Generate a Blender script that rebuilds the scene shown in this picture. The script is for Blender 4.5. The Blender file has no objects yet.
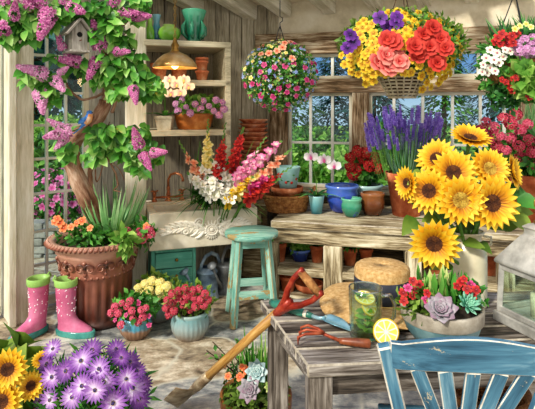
import bpy, math, random
from mathutils import Vector, Matrix, Quaternion, noise as mnoise
R = random.Random(7)
sc = bpy.context.scene
COL = sc.collection
V = Vector
PI = math.pi
EYE = 1.63; HY = 107.0; F = 500.0
def at(px, py, Y):
    """world point seen at picture point (px,py) lying Y metres ahead"""
    return V(((px-267.5)/F*Y, Y, EYE-(py-HY)/F*Y))
def on(px, Y, z=0.0):
    return V(((px-267.5)/F*Y, Y, z))
def lin(h):
    h = h.lstrip('#'); o = []
    for i in (0, 2, 4):
        c = int(h[i:i+2], 16)/255
        o.append(c/12.92 if c <= .04045 else ((c+.055)/1.055)**2.4)
    return (o[0], o[1], o[2], 1)
# ---------------------------------------------------------------- materials
MATS = {}
def ramp(nt, fac, cols):
    r = nt.nodes.new('ShaderNodeValToRGB')
    el = r.color_ramp.elements
    n = len(cols)
    st = [(c if isinstance(c, tuple) else (i/max(1, n-1), c)) for i, c in enumerate(cols)]
    while len(el) < n: el.new(0.5)
    for e, (p, c) in zip(el, st):
        e.position = p; e.color = lin(c)
    nt.links.new(fac, r.inputs[0])
    return r.outputs[0]
def mathn(nt, op, a, b=None, c=None):
    m = nt.nodes.new('ShaderNodeMath'); m.operation = op
    for i, v in enumerate((a, b, c)):
        if v is None: continue
        if isinstance(v, (int, float)): m.inputs[i].default_value = v
        else: nt.links.new(v, m.inputs[i])
    return m.outputs[0]
def mixc(nt, fac, a, b, mode='MIX'):
    m = nt.nodes.new('ShaderNodeMix'); m.data_type = 'RGBA'; m.blend_type = mode
    for s, v in ((m.inputs[0], fac), (m.inputs[6], a), (m.inputs[7], b)):
        if isinstance(v, (int, float)): s.default_value = v
        elif isinstance(v, str): s.default_value = lin(v)
        else: nt.links.new(v, s)
    return m.outputs[2]
def attr(nt, name):
    a = nt.nodes.new('ShaderNodeAttribute'); a.attribute_name = name
    return a
def noisen(nt, vec, scale, detail=4, rough=.6, dist=0):
    n = nt.nodes.new('ShaderNodeTexNoise')
    n.inputs['Scale'].default_value = scale; n.inputs['Detail'].default_value = detail
    n.inputs['Roughness'].default_value = rough; n.inputs['Distortion'].default_value = dist
    if vec is not None: nt.links.new(vec, n.inputs['Vector'])
    return n.outputs[0]
def mapping(nt, vec, sx, sy, sz):
    m = nt.nodes.new('ShaderNodeMapping'); m.inputs['Scale'].default_value = (sx, sy, sz)
    nt.links.new(vec, m.inputs[0]); return m.outputs[0]
def mat(name, cols, mode='noise', scale=6, rough=.6, metal=0, bump=.0, chips=None, tr=0, spec=.4,
        stretch=14, emit=None, coat=0, contrast=1.5):
    m = bpy.data.materials.new(name); m.use_nodes = True
    nt = m.node_tree; b = nt.nodes['Principled BSDF']; out = nt.nodes['Material Output']
    tc = nt.nodes.new('ShaderNodeTexCoord')
    oi = nt.nodes.new('ShaderNodeObjectInfo')
    geo = nt.nodes.new('ShaderNodeNewGeometry')
    hgt = None
    if mode == 'noise':
        n = noisen(nt, tc.outputs['Object'], scale, 5, .65)
        f = mathn(nt, 'MULTIPLY_ADD', mathn(nt, 'SUBTRACT', n, .5), contrast*1.6, .5)
        c = ramp(nt, f, cols); hgt = n
    elif mode == 'wood':
        g = attr(nt, 'gc').outputs['Vector']
        n1 = noisen(nt, mapping(nt, g, 1.2, stretch, stretch), scale, 6, .7, .6)
        n2 = noisen(nt, mapping(nt, g, 3, stretch*3.2, stretch*3.2), scale, 3, .6)
        n3 = noisen(nt, g, 3.5, 2, .5)
        s = mathn(nt, 'ADD', mathn(nt, 'MULTIPLY', n1, .62), mathn(nt, 'MULTIPLY', n2, .23))
        s = mathn(nt, 'ADD', s, mathn(nt, 'MULTIPLY', n3, .3))
        f = mathn(nt, 'MULTIPLY_ADD', mathn(nt, 'SUBTRACT', s, .575), contrast*2.2, .5)
        c = ramp(nt, f, cols); hgt = s
    elif mode in ('leaf', 'petal'):
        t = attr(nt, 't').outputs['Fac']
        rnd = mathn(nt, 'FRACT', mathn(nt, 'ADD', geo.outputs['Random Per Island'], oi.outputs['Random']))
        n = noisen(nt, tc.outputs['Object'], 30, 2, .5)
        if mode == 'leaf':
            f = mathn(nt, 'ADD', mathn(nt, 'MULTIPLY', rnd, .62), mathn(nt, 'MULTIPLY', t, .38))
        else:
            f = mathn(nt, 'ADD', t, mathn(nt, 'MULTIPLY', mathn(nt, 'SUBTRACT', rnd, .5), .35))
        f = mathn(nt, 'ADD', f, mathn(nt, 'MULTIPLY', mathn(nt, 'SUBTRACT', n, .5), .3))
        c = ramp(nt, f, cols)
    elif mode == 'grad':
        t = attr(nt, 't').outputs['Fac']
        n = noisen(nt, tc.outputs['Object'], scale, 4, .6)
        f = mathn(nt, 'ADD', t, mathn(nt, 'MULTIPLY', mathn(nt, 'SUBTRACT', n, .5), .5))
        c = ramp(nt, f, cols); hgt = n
    if chips:
        # worn spots: (colour, threshold 0..1, scale)
        cc, th, s2 = chips
        src = attr(nt, 'gc').outputs['Vector'] if mode == 'wood' else tc.outputs['Object']
        vec = mapping(nt, src, .45, 1, 1) if mode == 'wood' else src
        n = noisen(nt, vec, s2, 6, .72)
        k = mathn(nt, 'GREATER_THAN', n, th)
        c = mixc(nt, k, c, cc)
    nt.links.new(c, b.inputs['Base Color'])
    b.inputs['Roughness'].default_value = rough; b.inputs['Metallic'].default_value = metal
    b.inputs['Specular IOR Level'].default_value = spec
    if coat: b.inputs['Coat Weight'].default_value = coat; b.inputs['Coat Roughness'].default_value = .12
    if bump and hgt is not None:
        bp = nt.nodes.new('ShaderNodeBump'); bp.inputs['Strength'].default_value = bump
        bp.inputs['Distance'].default_value = .01
        nt.links.new(hgt, bp.inputs['Height']); nt.links.new(bp.outputs[0], b.inputs['Normal'])
    if emit:
        b.inputs['Emission Color'].default_value = lin(emit[0]); b.inputs['Emission Strength'].default_value = emit[1]
    if tr:
        t_ = nt.nodes.new('ShaderNodeBsdfTranslucent'); nt.links.new(c, t_.inputs[0])
        ms = nt.nodes.new('ShaderNodeMixShader'); ms.inputs[0].default_value = tr
        nt.links.new(b.outputs[0], ms.inputs[1]); nt.links.new(t_.outputs[0], ms.inputs[2])
        nt.links.new(ms.outputs[0], out.inputs[0])
    MATS[name] = m
    return name
def glassmat(name, tint='ffffff', alpha=.25, rough=.03, edge=.45):
    m = bpy.data.materials.new(name); m.use_nodes = True; nt = m.node_tree
    nt.nodes.clear(); out = nt.nodes.new('ShaderNodeOutputMaterial')
    tb = nt.nodes.new('ShaderNodeBsdfTransparent'); tb.inputs[0].default_value = lin(tint)
    g = nt.nodes.new('ShaderNodeBsdfGlossy'); g.inputs['Roughness'].default_value = rough
    fr = nt.nodes.new('ShaderNodeLayerWeight'); fr.inputs[0].default_value = .5
    k = mathn(nt, 'MULTIPLY_ADD', mathn(nt, 'POWER', fr.outputs[1], 3.0), edge, alpha)
    ms = nt.nodes.new('ShaderNodeMixShader'); nt.links.new(k, ms.inputs[0])
    nt.links.new(tb.outputs[0], ms.inputs[1]); nt.links.new(g.outputs[0], ms.inputs[2])
    nt.links.new(ms.outputs[0], out.inputs[0]); MATS[name] = m
    return name
# ---------------------------------------------------------------- mesh builder
def frame(d):
    d = V(d).normalized()
    a = V((0, 0, 1)) if abs(d.z) < .95 else V((1, 0, 0))
    s = d.cross(a).normalized(); u = s.cross(d).normalized()
    return d, s, u
class MB:
    def __init__(s):
        s.v = []; s.f = []; s.m = []; s.t = []; s.g = []; s.names = []; s.sm = []
    def mi(s, n):
        if n not in s.names: s.names.append(n)
        return s.names.index(n)
    def add(s, vs, fs, m, ts=None, gs=None, smooth=False):
        o = len(s.v); k = s.mi(m)
        s.v += [tuple(v) for v in vs]
        s.t += list(ts) if ts is not None else [0.5]*len(vs)
        s.g += [tuple(g) for g in gs] if gs is not None else [tuple(v) for v in vs]
        for f in fs:
            s.f.append(tuple(i+o for i in f)); s.m.append(k); s.sm.append(smooth)
    def box(s, c, size, m, rot=None, axis=None):
        c = V(c); hx, hy, hz = size[0]/2, size[1]/2, size[2]/2
        if axis is None: axis = max(range(3), key=lambda i: size[i])
        off = V((R.uniform(0, 50), R.uniform(0, 50), R.uniform(0, 50)))
        vs = []; gs = []
        for x in (-hx, hx):
            for y in (-hy, hy):
                for z in (-hz, hz):
                    p = V((x, y, z)); l = [x, y, z]
                    gl = V((l[axis], l[(axis+1) % 3], l[(axis+2) % 3]))
                    gs.append(gl+off)
                    if rot is not None: p = rot @ p
                    vs.append(c+p)
        fs = [(0, 1, 3, 2), (4, 6, 7, 5), (0, 4, 5, 1), (2, 3, 7, 6), (0, 2, 6, 4), (1, 5, 7, 3)]
        s.add(vs, fs, m, [.5]*8, gs)
    def beam(s, a, b, w, h, m, up=(0, 0, 1), taper=1.0):
        """square bar from a to b: w across, h along up"""
        a = V(a); b = V(b); d = (b-a); L = d.length; d.normalize()
        u = V(up); sd = d.cross(u)
        if sd.length < 1e-4: sd = d.cross(V((0, 1, 0)))
        sd.normalize(); u = sd.cross(d).normalized()
        off = V((R.uniform(0, 50), R.uniform(0, 50), R.uniform(0, 50)))
        vs = []; gs = []
        for k, (p, q) in enumerate(((a, 1), (b, taper))):
            for x, y in ((-1, -1), (1, -1), (1, 1), (-1, 1)):
                vs.append(p+sd*x*w/2*q+u*y*h/2*q); gs.append(off+V((k*L, x*w/2, y*h/2)))
        fs = [(3, 2, 1, 0), (4, 5, 6, 7), (0, 1, 5, 4), (1, 2, 6, 5), (2, 3, 7, 6), (3, 0, 4, 7)]
        s.add(vs, fs, m, [.5]*8, gs)
    def prism(s, plan, z0, z1, m, axis=(1, 0)):
        off = V((R.uniform(0, 50), R.uniform(0, 50), 0)); ax = V((axis[0], axis[1])).normalized()
        n = len(plan); vs = [(p[0], p[1], z) for z in (z0, z1) for p in plan]
        gs = [off+V((p[0]*ax.x+p[1]*ax.y, -p[0]*ax.y+p[1]*ax.x, z)) for z in (z0, z1) for p in plan]
        fs = [tuple(range(n-1, -1, -1)), tuple(range(n, 2*n))]
        for i in range(n):
            j = (i+1) % n; fs.append((i, j, n+j, n+i))
        s.add(vs, fs, m, [.5]*2*n, gs)
    def tube(s, pts, rad, m, n=8, caps=True, smooth=True, squash=None):
        pts = [V(p) for p in pts]; k = len(pts)
        if isinstance(rad, (int, float)): rad = [rad]*k
        vs = []; ts = []; gs = []; L = 0
        off = V((R.uniform(0, 50), R.uniform(0, 50), 0))
        pu = None
        for i, p in enumerate(pts):
            d = (pts[min(k-1, i+1)]-pts[max(0, i-1)])
            if d.length < 1e-9: d = V((0, 0, 1))
            d.normalize()
            if pu is None: _, sd, u = frame(d)
            else:
                u = (pu-d*pu.dot(d)).normalized(); sd = d.cross(u).normalized()
            pu = u
            if i: L += (p-pts[i-1]).length
            for j in range(n):
                a = 2*PI*j/n
                q = (squash or 1)
                vs.append(p+(sd*math.cos(a)+u*math.sin(a)*q)*rad[i]); ts.append(i/max(1, k-1))
                gs.append(off+V((L, math.cos(a)*rad[i], math.sin(a)*rad[i])))
        fs = []
        for i in range(k-1):
            for j in range(n):
                j2 = (j+1) % n
                fs.append((i*n+j, i*n+j2, (i+1)*n+j2, (i+1)*n+j))
        if caps:
            fs.append(tuple(range(n-1, -1, -1))); fs.append(tuple((k-1)*n+j for j in range(n)))
        s.add(vs, fs, m, ts, gs, smooth)
    def lathe(s, prof, m, n=32, c=(0, 0, 0), flute=None, rot=None, sx=1, sy=1, wob=None, closed=False, smooth=True):
        c = V(c); vs = []; ts = []; k = len(prof)
        z0 = min(p[1] for p in prof); z1 = max(p[1] for p in prof)
        for i, (r, z) in enumerate(prof):
            for j in range(n):
                a = 2*PI*j/n; rr = r
                if flute and flute[2] <= z <= flute[3]: rr = r*(1+flute[1]*(abs(math.cos(a*flute[0]/2))-.5))
                if wob: rr = r+wob[1]*math.sin(a*wob[0])*(r > 1e-4)
                p = V((rr*math.cos(a)*sx, rr*math.sin(a)*sy, z))
                if rot is not None: p = rot @ p
                vs.append(c+p); ts.append((z-z0)/max(1e-6, z1-z0))
        fs = []
        for i in range(k-1):
            for j in range(n):
                j2 = (j+1) % n
                fs.append((i*n+j, i*n+j2, (i+1)*n+j2, (i+1)*n+j))
        s.add(vs, fs, m, ts, None, smooth)
    def ball(s, c, r, m, n=12, rot=None, k=7):
        if isinstance(r, (int, float)): r = (r, r, r)
        c = V(c); vs = []; ts = []
        for i in range(k+1):
            ph = PI*i/k
            for j in range(n):
                a = 2*PI*j/n
                p = V((r[0]*math.sin(ph)*math.cos(a), r[1]*math.sin(ph)*math.sin(a), -r[2]*math.cos(ph)))
                if rot is not None: p = rot @ p
                vs.append(c+p); ts.append(i/k)
        fs = []
        for i in range(k):
            for j in range(n):
                j2 = (j+1) % n; fs.append((i*n+j, i*n+j2, (i+1)*n+j2, (i+1)*n+j))
        s.add(vs, fs, m, ts, None, True)
    def leaf(s, b, d, up, L, W, m, curl=0, seg=3, shape='oval', fold=.25, twist=0):
        b = V(b); d = V(d).normalized(); up = V(up)
        sd = d.cross(up)
        if sd.length < 1e-4: sd = d.cross(V((1, .3, 0)))
        sd.normalize(); u = sd.cross(d).normalized()
        vs = []; ts = []
        for i in range(seg+1):
            q = i/seg
            if shape == 'oval': w = math.sin(PI*min(1, q*.93+.04))**.75
            elif shape == 'heart': w = 1.12*math.sin(PI*min(1, q**.62))**.85 if q < 1 else 0
            elif shape == 'strap': w = (1-q**2.2)*(.55+.45*min(1, q*3))
            elif shape == 'spoon': w = math.sin(PI*min(1, q**1.7*.86+.06))**.7
            elif shape == 'wide': w = math.sin(PI*min(1, q**1.3*.72+.1))**.8
            else: w = 1
            w *= W/2
            p = b+d*(L*q)+u*(curl*L*q*q)
            if i == 0: w = max(w, W*.06)
            if i == seg: w = max(w*.25 if shape != 'wide' else w, W*.02)
            vs += [p-sd*w+u*fold*w, p, p+sd*w+u*fold*w]; ts += [q]*3
        fs = []
        for i in range(seg):
            o = i*3; fs += [(o, o+1, o+4, o+3), (o+1, o+2, o+5, o+4)]
        s.add(vs, fs, m, ts, None, True)
    def build(s, name, parent=None, loc=None, bevel=0, kind=None, label=None, solid=0, rot=None, wear=None):
        if wear: s.mi(wear)
        me = bpy.data.meshes.new(name)
        me.from_pydata(s.v, [], s.f)
        for n in s.names: me.materials.append(MATS[n])
        me.polygons.foreach_set('material_index', s.m)
        me.polygons.foreach_set('use_smooth', s.sm)
        a = me.attributes.new('t', 'FLOAT', 'POINT'); a.data.foreach_set('value', s.t)
        a = me.attributes.new('gc', 'FLOAT_VECTOR', 'POINT')
        a.data.foreach_set('vector', [x for g in s.g for x in g])
        me.update()
        o = bpy.data.objects.new(name, me); COL.objects.link(o)
        if parent is not None: o.parent = parent
        if loc is not None: o.location = loc
        if rot is not None: o.rotation_euler = rot
        if bevel:
            bm = o.modifiers.new('bevel', 'BEVEL'); bm.width = bevel; bm.segments = 2; bm.limit_method = 'ANGLE'
            if wear: bm.material = s.names.index(wear); bm.segments = 1
        if solid:
            sm = o.modifiers.new('solid', 'SOLIDIFY'); sm.thickness = solid
        if kind: o['kind'] = kind
        if label: o['label'] = label
        return o
def thing(name, label, cat, loc=(0, 0, 0), rotz=0, group=None):
    o = bpy.data.objects.new(name, None); COL.objects.link(o)
    o.empty_display_size = .05
    o.location = loc; o.rotation_euler = (0, 0, rotz); o['label'] = label; o['category'] = cat
    if group: o['group'] = group
    return o
def tag(o, label, cat, group=None):
    o['label'] = label; o['category'] = cat
    if group: o['group'] = group
    return o
def inst(src, parent, loc, nrm=(0, 0, 1), scale=1, spin=None, name=None, subs=True):
    """copy a mesh object (and its sub-parts) under parent"""
    o = src.copy(); COL.objects.link(o); o.parent = parent
    q = V(nrm).normalized().to_track_quat('Z', 'Y')
    q = q @ Quaternion((0, 0, 1), R.uniform(0, 2*PI) if spin is None else spin)
    o.rotation_mode = 'QUATERNION'; o.rotation_quaternion = q
    o.location = loc; o.scale = (scale,)*3 if isinstance(scale, (int, float)) else scale
    if name: o.name = name
    for ch in PROTO_KIDS.get(src.name, []):
        c = ch.copy(); COL.objects.link(c); c.parent = o
    return o
PROTO = []; PROTO_KIDS = {}
def proto(o, kids=()):
    PROTO.append(o); PROTO_KIDS[o.name] = list(kids)
    for k in kids: PROTO.append(k)
    return o
def rv(): 
    while True:
        p = V((R.uniform(-1, 1), R.uniform(-1, 1), R.uniform(-1, 1)))
        if .05 < p.length < 1: return p.normalized()
def ellip_points(n, c, r, shell=.75, cut=-1.0):
    out = []
    c = V(c)
    while len(out) < n:
        d = rv()
        if d.z < cut: continue
        q = R.uniform(shell, 1)
        out.append((c+V((d.x*r[0], d.y*r[1], d.z*r[2]))*q, V((d.x/r[0], d.y/r[1], d.z/r[2])).normalized()))
    return out
def spread(n, c, r, cut=-1, q=1.0, face=None, jit=.25, tries=24):
    """roughly even points over an ellipsoid; face keeps the side that looks along it"""
    out = []; c = V(c)
    for i in range(n):
        best = None; bd = -1
        for _ in range(tries):
            d = rv()
            if d.z < cut: continue
            if face is not None and d.dot(V(face)) < -.15: continue
            dm = min([(d-e).length for e in out], default=9)
            if dm > bd: bd = dm; best = d
        out.append(best)
    res = []
    for d in out:
        k = q*R.uniform(1-jit*.4, 1+jit*.1)
        res.append((c+V((d.x*r[0], d.y*r[1], d.z*r[2]))*k, V((d.x/r[0], d.y/r[1], d.z/r[2])).normalized()))
    return res
def foliage(mb, n, c, r, L, W, m, shell=.4, cut=-1, shape='oval', curl=-.2, out=.6, seg=2, fold=.25, grav=0):
    for p, nn in ellip_points(n, c, r, shell, cut):
        d = (nn*out+rv()*.7+V((0, 0, .15-grav))).normalized()
        k = R.uniform(.7, 1.25)
        mb.leaf(p, d, nn+rv()*.5, L*k, W*k, m, curl, seg, shape, fold)
WORLD = 0.98; SUN = 3.5; EXPO = 0.12
# ================================================================ materials
mat('plank', ['5d5443', '8f8570', 'b5ab94', 'd0c8b4'], 'wood', 3, .85, bump=.35, contrast=1.3)
mat('plank_grey', ['6e6a62', 'a09c94', 'c6c4bc', 'e0dfda'], 'wood', 3, .85, bump=.35, contrast=1.3)
mat('plank_dark', ['463f33', '70675a', '90866f', 'aaa088'], 'wood', 3, .9, bump=.3, contrast=1.2)
mat('timber', ['2f2214', '644c30', '94785a', 'c8b598', 'e0d5bc'], 'wood', 2.6, .85, bump=.5, contrast=1.6)
mat('cream_paint', ['9a9278', 'cdc5aa', 'e8e2d0', 'f6f3e8'], 'wood', 2.5, .7, bump=.2, contrast=1.1)
mat('shelf_wood', ['877c62', 'b9ae90', 'd9cfb2', 'ebe3cb'], 'wood', 2.5, .7, bump=.3, contrast=1.3)
mat('plaster', ['b8aa8c', 'e0d4ba', 'f4ecda'], 'noise', 3, .9, bump=.2)
mat('bench_wood', ['2a2114', '68583d', '9c8c6c', 'cdc1a2', 'e6dcc4'], 'wood', 2.4, .8, bump=.5, contrast=1.8)
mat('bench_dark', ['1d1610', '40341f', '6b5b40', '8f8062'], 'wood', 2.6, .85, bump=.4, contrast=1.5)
mat('table_wood', ['1b1611', '453c33', '6e655c', '9c948b', 'c4beb6'], 'wood', 2.6, .75, bump=.45, contrast=1.8)
mat('table_leg', ['1b1611', '463d34', '766d63', 'a8a097'], 'wood', 2.6, .8, bump=.45, contrast=1.7)
mat('blue_paint', ['1c4054', '34627c', '4e829c', '80a8ba'], 'wood', 1.6, .5, bump=.25, chips=('b0a890', .615, 17), contrast=1.6)
mat('worn_white', ['8f8a7a', 'd8d2c2', 'f0ece0'], 'noise', 25, .8)
mat('worn_wood', ['7a7060', 'aaa08e', 'cdc5b4'], 'noise', 20, .8)
mat('worn_brown', ['6a5a3a', '9a8a60', 'bcb08a'], 'noise', 20, .8)
mat('teal_paint', ['3a786e', '68a294', '92c2b0', 'bcdccc'], 'wood', 1.8, .55, bump=.3, chips=('a08a58', .57, 8), contrast=1.6)
mat('cabinet_paint', ['2f7d6c', '4f9d8a', '72b6a2'], 'wood', 1.8, .6, bump=.2, chips=('9a8560', .67, 12))
mat('sink_stone', ['c9bea4', 'ded5bf', 'ece5d3'], 'noise', 6, .7, bump=.15)
mat('carved', ['ded6c2', 'f2ecdd', 'fbf7ec'], 'noise', 8, .6)
mat('terracotta', ['8a3c20', 'b5562f', 'cf7448', 'e2a07c'], 'noise', 9, .75, bump=.15)
mat('old_terracotta', ['8a3c20', 'bf6238', 'dd8e64', 'f0cdb0'], 'noise', 8, .8, bump=.2)
mat('terracotta_dark', ['5a2413', '8c3f24', 'a85a38'], 'noise', 8, .8)
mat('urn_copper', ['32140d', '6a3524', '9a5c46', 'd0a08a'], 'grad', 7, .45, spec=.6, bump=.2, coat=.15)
mat('copper', ['7b3a20', 'b86a40', 'e0a070'], 'noise', 10, .3, metal=.3)
mat('copper_pot', ['8a4314', 'b8692a', 'd99650'], 'noise', 9, .45, metal=.3)
mat('lamp_metal', ['9a6c34', 'd0a05c', 'ecd09a'], 'noise', 6, .28, metal=.45)
mat('lamp_inside', ['ffb040', 'ffd070'], 'noise', 5, .5, emit=('ff9a28', .8))
mat('bulb', ['fff0b0', 'ffe080'], 'noise', 5, .3, emit=('ffd070', 14))
mat('brass', ['6d4c1c', 'a47c3a', 'd8b56a'], 'noise', 8, .3, metal=.8)
mat('iron', ['16191c', '2a2f33'], 'noise', 8, .5, metal=.4)
mat('tin', ['3c4e66', '6a84a0', '9ab0c6', 'c8d6e0'], 'noise', 7, .38, metal=.2, bump=.1)
mat('tin_grey', ['4a4c50', '7c8084', 'b0b4b8'], 'noise', 7, .4, metal=.2, bump=.1)
mat('zinc', ['77756f', 'a9a7a0', 'd0cec6', 'e6e4dc'], 'noise', 5, .5, metal=.25, bump=.1)
mat('enamel', ['d8cba6', 'efe6c8', 'f8f2dd'], 'noise', 4, .3, coat=.5, chips=('9a6a32', .70, 9))
mat('enamel_rim', ['5b6a60', 'a8a890'], 'noise', 12, .4)
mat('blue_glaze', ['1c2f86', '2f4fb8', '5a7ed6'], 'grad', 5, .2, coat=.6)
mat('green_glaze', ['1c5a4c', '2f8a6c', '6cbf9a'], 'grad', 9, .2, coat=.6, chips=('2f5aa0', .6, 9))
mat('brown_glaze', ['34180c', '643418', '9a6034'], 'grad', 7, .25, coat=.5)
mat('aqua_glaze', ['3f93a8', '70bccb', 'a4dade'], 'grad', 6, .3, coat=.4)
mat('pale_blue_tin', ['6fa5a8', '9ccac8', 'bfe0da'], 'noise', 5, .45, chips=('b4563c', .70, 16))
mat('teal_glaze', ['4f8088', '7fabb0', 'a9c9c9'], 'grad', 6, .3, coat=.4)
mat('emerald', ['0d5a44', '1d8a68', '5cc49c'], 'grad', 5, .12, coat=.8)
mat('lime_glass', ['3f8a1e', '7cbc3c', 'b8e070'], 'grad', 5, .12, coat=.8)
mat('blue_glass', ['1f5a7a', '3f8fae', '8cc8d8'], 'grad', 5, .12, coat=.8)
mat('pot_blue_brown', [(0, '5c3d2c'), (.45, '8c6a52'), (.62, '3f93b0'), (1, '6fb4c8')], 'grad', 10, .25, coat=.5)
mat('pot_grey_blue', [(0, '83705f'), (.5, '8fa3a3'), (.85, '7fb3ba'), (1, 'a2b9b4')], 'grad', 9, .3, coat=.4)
mat('bowl_rim', ['6f6658', 'a79d8c', 'd0c8b8'], 'noise', 10, .6, bump=.3)
mat('bowl_blue', ['3c5f66', '5f868c', '93b3b3'], 'noise', 7, .4)
mat('bowl_copper', ['6f3a18', 'a8662c', 'c98a4a'], 'noise', 9, .4)
mat('square_pot', ['8a7c66', 'b8ab90', 'd6ccb4'], 'noise', 8, .8)
mat('soil', ['1c140d', '33261a', '4a3a28'], 'noise', 30, .95)
mat('boot_pink', ['b0436f', 'cf6a92', 'e08fb0'], 'noise', 5, .25, coat=.6)
mat('boot_dot', ['f4d9e6', 'ffffff'], 'noise', 5, .4)
mat('boot_green', ['7fb050', 'a5cf70'], 'noise', 5, .4)
mat('boot_sole', ['155a55', '2a8078', '4fa298'], 'noise', 8, .4, coat=.3)
mat('wicker', ['5a2f14', '94602f', 'c08d52'], 'noise', 40, .8, bump=.4)
mat('wicker_dark', ['2a1a10', '4f3522', '7a5a3c'], 'noise', 40, .8, bump=.4)
mat('straw', ['a97c42', 'cda468', 'e6c892'], 'noise', 60, .85, bump=.5)
mat('hat_band', ['14161e', '262a38', '3d4152'], 'noise', 12, .6)
mat('shaft', ['7d4f1c', 'b0803a', 'd4ab62'], 'wood', 4, .45)
mat('red_metal', ['5c1208', '9c2b18', 'c75a3c'], 'noise', 14, .35, metal=.2, chips=('5a3420', .66, 20))
mat('shovel_steel', ['4c3c2c', '8a7458', 'b8a584', 'd8ccb2'], 'noise', 14, .4, metal=.3)
mat('green_handle', ['0f4038', '1f6656', '3f9078'], 'noise', 10, .3, coat=.4)
mat('blue_steel', ['3f6a80', '7fb0c0', 'b9dbe2'], 'noise', 8, .25, metal=.4)
mat('red_tine', ['6a2412', '9c3f22', 'c56a45'], 'noise', 20, .45, metal=.3)
mat('handle_wood', ['4f2410', '8a4624', 'b5683a'], 'noise', 12, .35, coat=.3)
mat('bark', ['4a2c1c', '80563e', 'b08a70', 'd8bca6'], 'wood', 3.5, .85, bump=.8, contrast=1.5, stretch=5)
mat('bark_dark', ['22180f', '43321f', '66513a'], 'wood', 4, .9, bump=.8, stretch=5)
mat('birdhouse_wood', ['5f574d', '9b948a', 'cbc6bd'], 'wood', 3, .8, bump=.3)
mat('black', ['050505', '0c0a08'], 'noise', 5, .9)
mat('bird_blue', ['1f4f9c', '3f7fd0', '6fa8e0'], 'noise', 30, .6)
mat('bird_orange', ['b8622a', 'd8935a', 'f0dcc0'], 'noise', 20, .7)
mat('lemon_skin', ['e0b020', 'f5d040'], 'noise', 20, .4, coat=.2)
mat('lemon_pulp', ['f5d840', 'fbe878'], 'noise', 30, .3, coat=.4)
mat('lemon_pith', ['fbf6d8', 'fffef0'], 'noise', 8, .5)
mat('water_drink', ['e6efb8', 'f2f6d0'], 'noise', 5, .1)
mat('stone_wall', ['5c5c56', '8b8b84', 'b4b4ac'], 'noise', 5, .9, bump=.6)
mat('ground_grass', ['4f7a20', '86b53a', 'b5d860'], 'noise', 1.2, .9)
mat('mullion', ['c8c8ba', 'e6e6dc', 'f8f8f2'], 'noise', 4, .5)
glassmat('pane_glass', 'f4fbfb', .02, edge=.3)
glassmat('glass_rim', 'f4fffa', .55, .05, edge=.5)
glassmat('mug_glass', 'f6fffa', .07, .03, edge=.75)
glassmat('water_fill', 'f6fbe6', .0, .05)
# foliage
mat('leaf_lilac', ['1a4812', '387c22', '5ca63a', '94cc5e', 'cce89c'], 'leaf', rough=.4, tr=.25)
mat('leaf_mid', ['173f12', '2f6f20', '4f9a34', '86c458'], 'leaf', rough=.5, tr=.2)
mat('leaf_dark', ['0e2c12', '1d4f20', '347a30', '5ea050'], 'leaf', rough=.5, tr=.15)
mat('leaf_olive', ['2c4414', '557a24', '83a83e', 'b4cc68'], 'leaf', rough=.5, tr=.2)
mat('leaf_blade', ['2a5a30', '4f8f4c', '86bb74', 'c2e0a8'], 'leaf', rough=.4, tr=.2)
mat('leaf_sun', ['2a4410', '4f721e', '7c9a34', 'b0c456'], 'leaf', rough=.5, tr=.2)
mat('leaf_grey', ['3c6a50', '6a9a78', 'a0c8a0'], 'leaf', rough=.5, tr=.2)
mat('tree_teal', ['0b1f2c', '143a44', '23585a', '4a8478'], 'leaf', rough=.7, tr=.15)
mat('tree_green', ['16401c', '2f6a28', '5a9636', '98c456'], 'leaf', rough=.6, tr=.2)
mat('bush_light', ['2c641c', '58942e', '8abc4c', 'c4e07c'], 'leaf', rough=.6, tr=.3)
mat('stem', ['3f6a24', '6a9a3c'], 'noise', 20, .6)
mat('azalea', ['c2307c', 'e25aa4', 'f59acb'], 'petal', tr=.2)
mat('lilac', ['8c2470', 'bc4896', 'de7ab8', 'f6bcdc'], 'leaf', rough=.5, tr=.2)
mat('lilac_pale', ['b04c94', 'd67cb8', 'eca4d2', 'f8d0ea'], 'leaf', rough=.5, tr=.2)
mat('p_yellow', ['b06a08', 'e8b414', 'f6d838'], 'petal', tr=.15)
mat('p_sun', ['843804', 'd08a0c', 'efb814', 'f8d840'], 'petal', tr=.15)
mat('p_suncore', ['241004', '44200a', '6e3e12'], 'noise', 60, .9, bump=.6)
mat('p_suncore2', ['6a4a10', 'a8842a', 'd0b850'], 'noise', 60, .9, bump=.6)
mat('p_purple', ['eadff2', 'c098d0', '9460b0', '744090'], 'petal', tr=.15)
mat('p_violet', ['e8dcf0', 'b888cc', '8a4ca8', '6c3090'], 'petal', tr=.15)
mat('p_violet2', ['b080c4', '84449e', '622a80', '481c62'], 'petal', tr=.15)
mat('daisy_core', ['2a1a4a', '3c3070'], 'noise', 60, .6)
mat('p_petunia', ['2c0c4a', '5a1f86', '8440b0'], 'petal', tr=.15)
mat('p_red', ['6c0808', 'b81c16', 'dc4434'], 'petal', tr=.15)
mat('p_scarlet', ['700808', 'ac1414', 'd83430'], 'petal', tr=.15)
mat('p_salmon', ['a01820', 'd23c3c', 'e87068', 'f4a090'], 'petal', tr=.15)
mat('p_crimson', ['780a1e', 'b8203c', 'e25a74'], 'petal', tr=.15)
mat('p_hotpink', ['a0143c', 'd03460', 'ee7890'], 'petal', tr=.15)
mat('p_magenta', ['8a0f4a', 'c22470', 'e860a0'], 'petal', tr=.15)
mat('p_pink', ['fbe9c8', 'f9d0dc', 'f09ac2', 'dc60a0'], 'petal', tr=.15)
mat('p_peach', ['e8603c', 'f59a74', 'fbc8a8'], 'petal', tr=.15)
mat('p_orange', ['d8481c', 'f07838', 'f8a870'], 'petal', tr=.15)
mat('p_white', ['cccb98', 'ebe9dc', 'f4f2ec'], 'petal', tr=.15)
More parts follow.
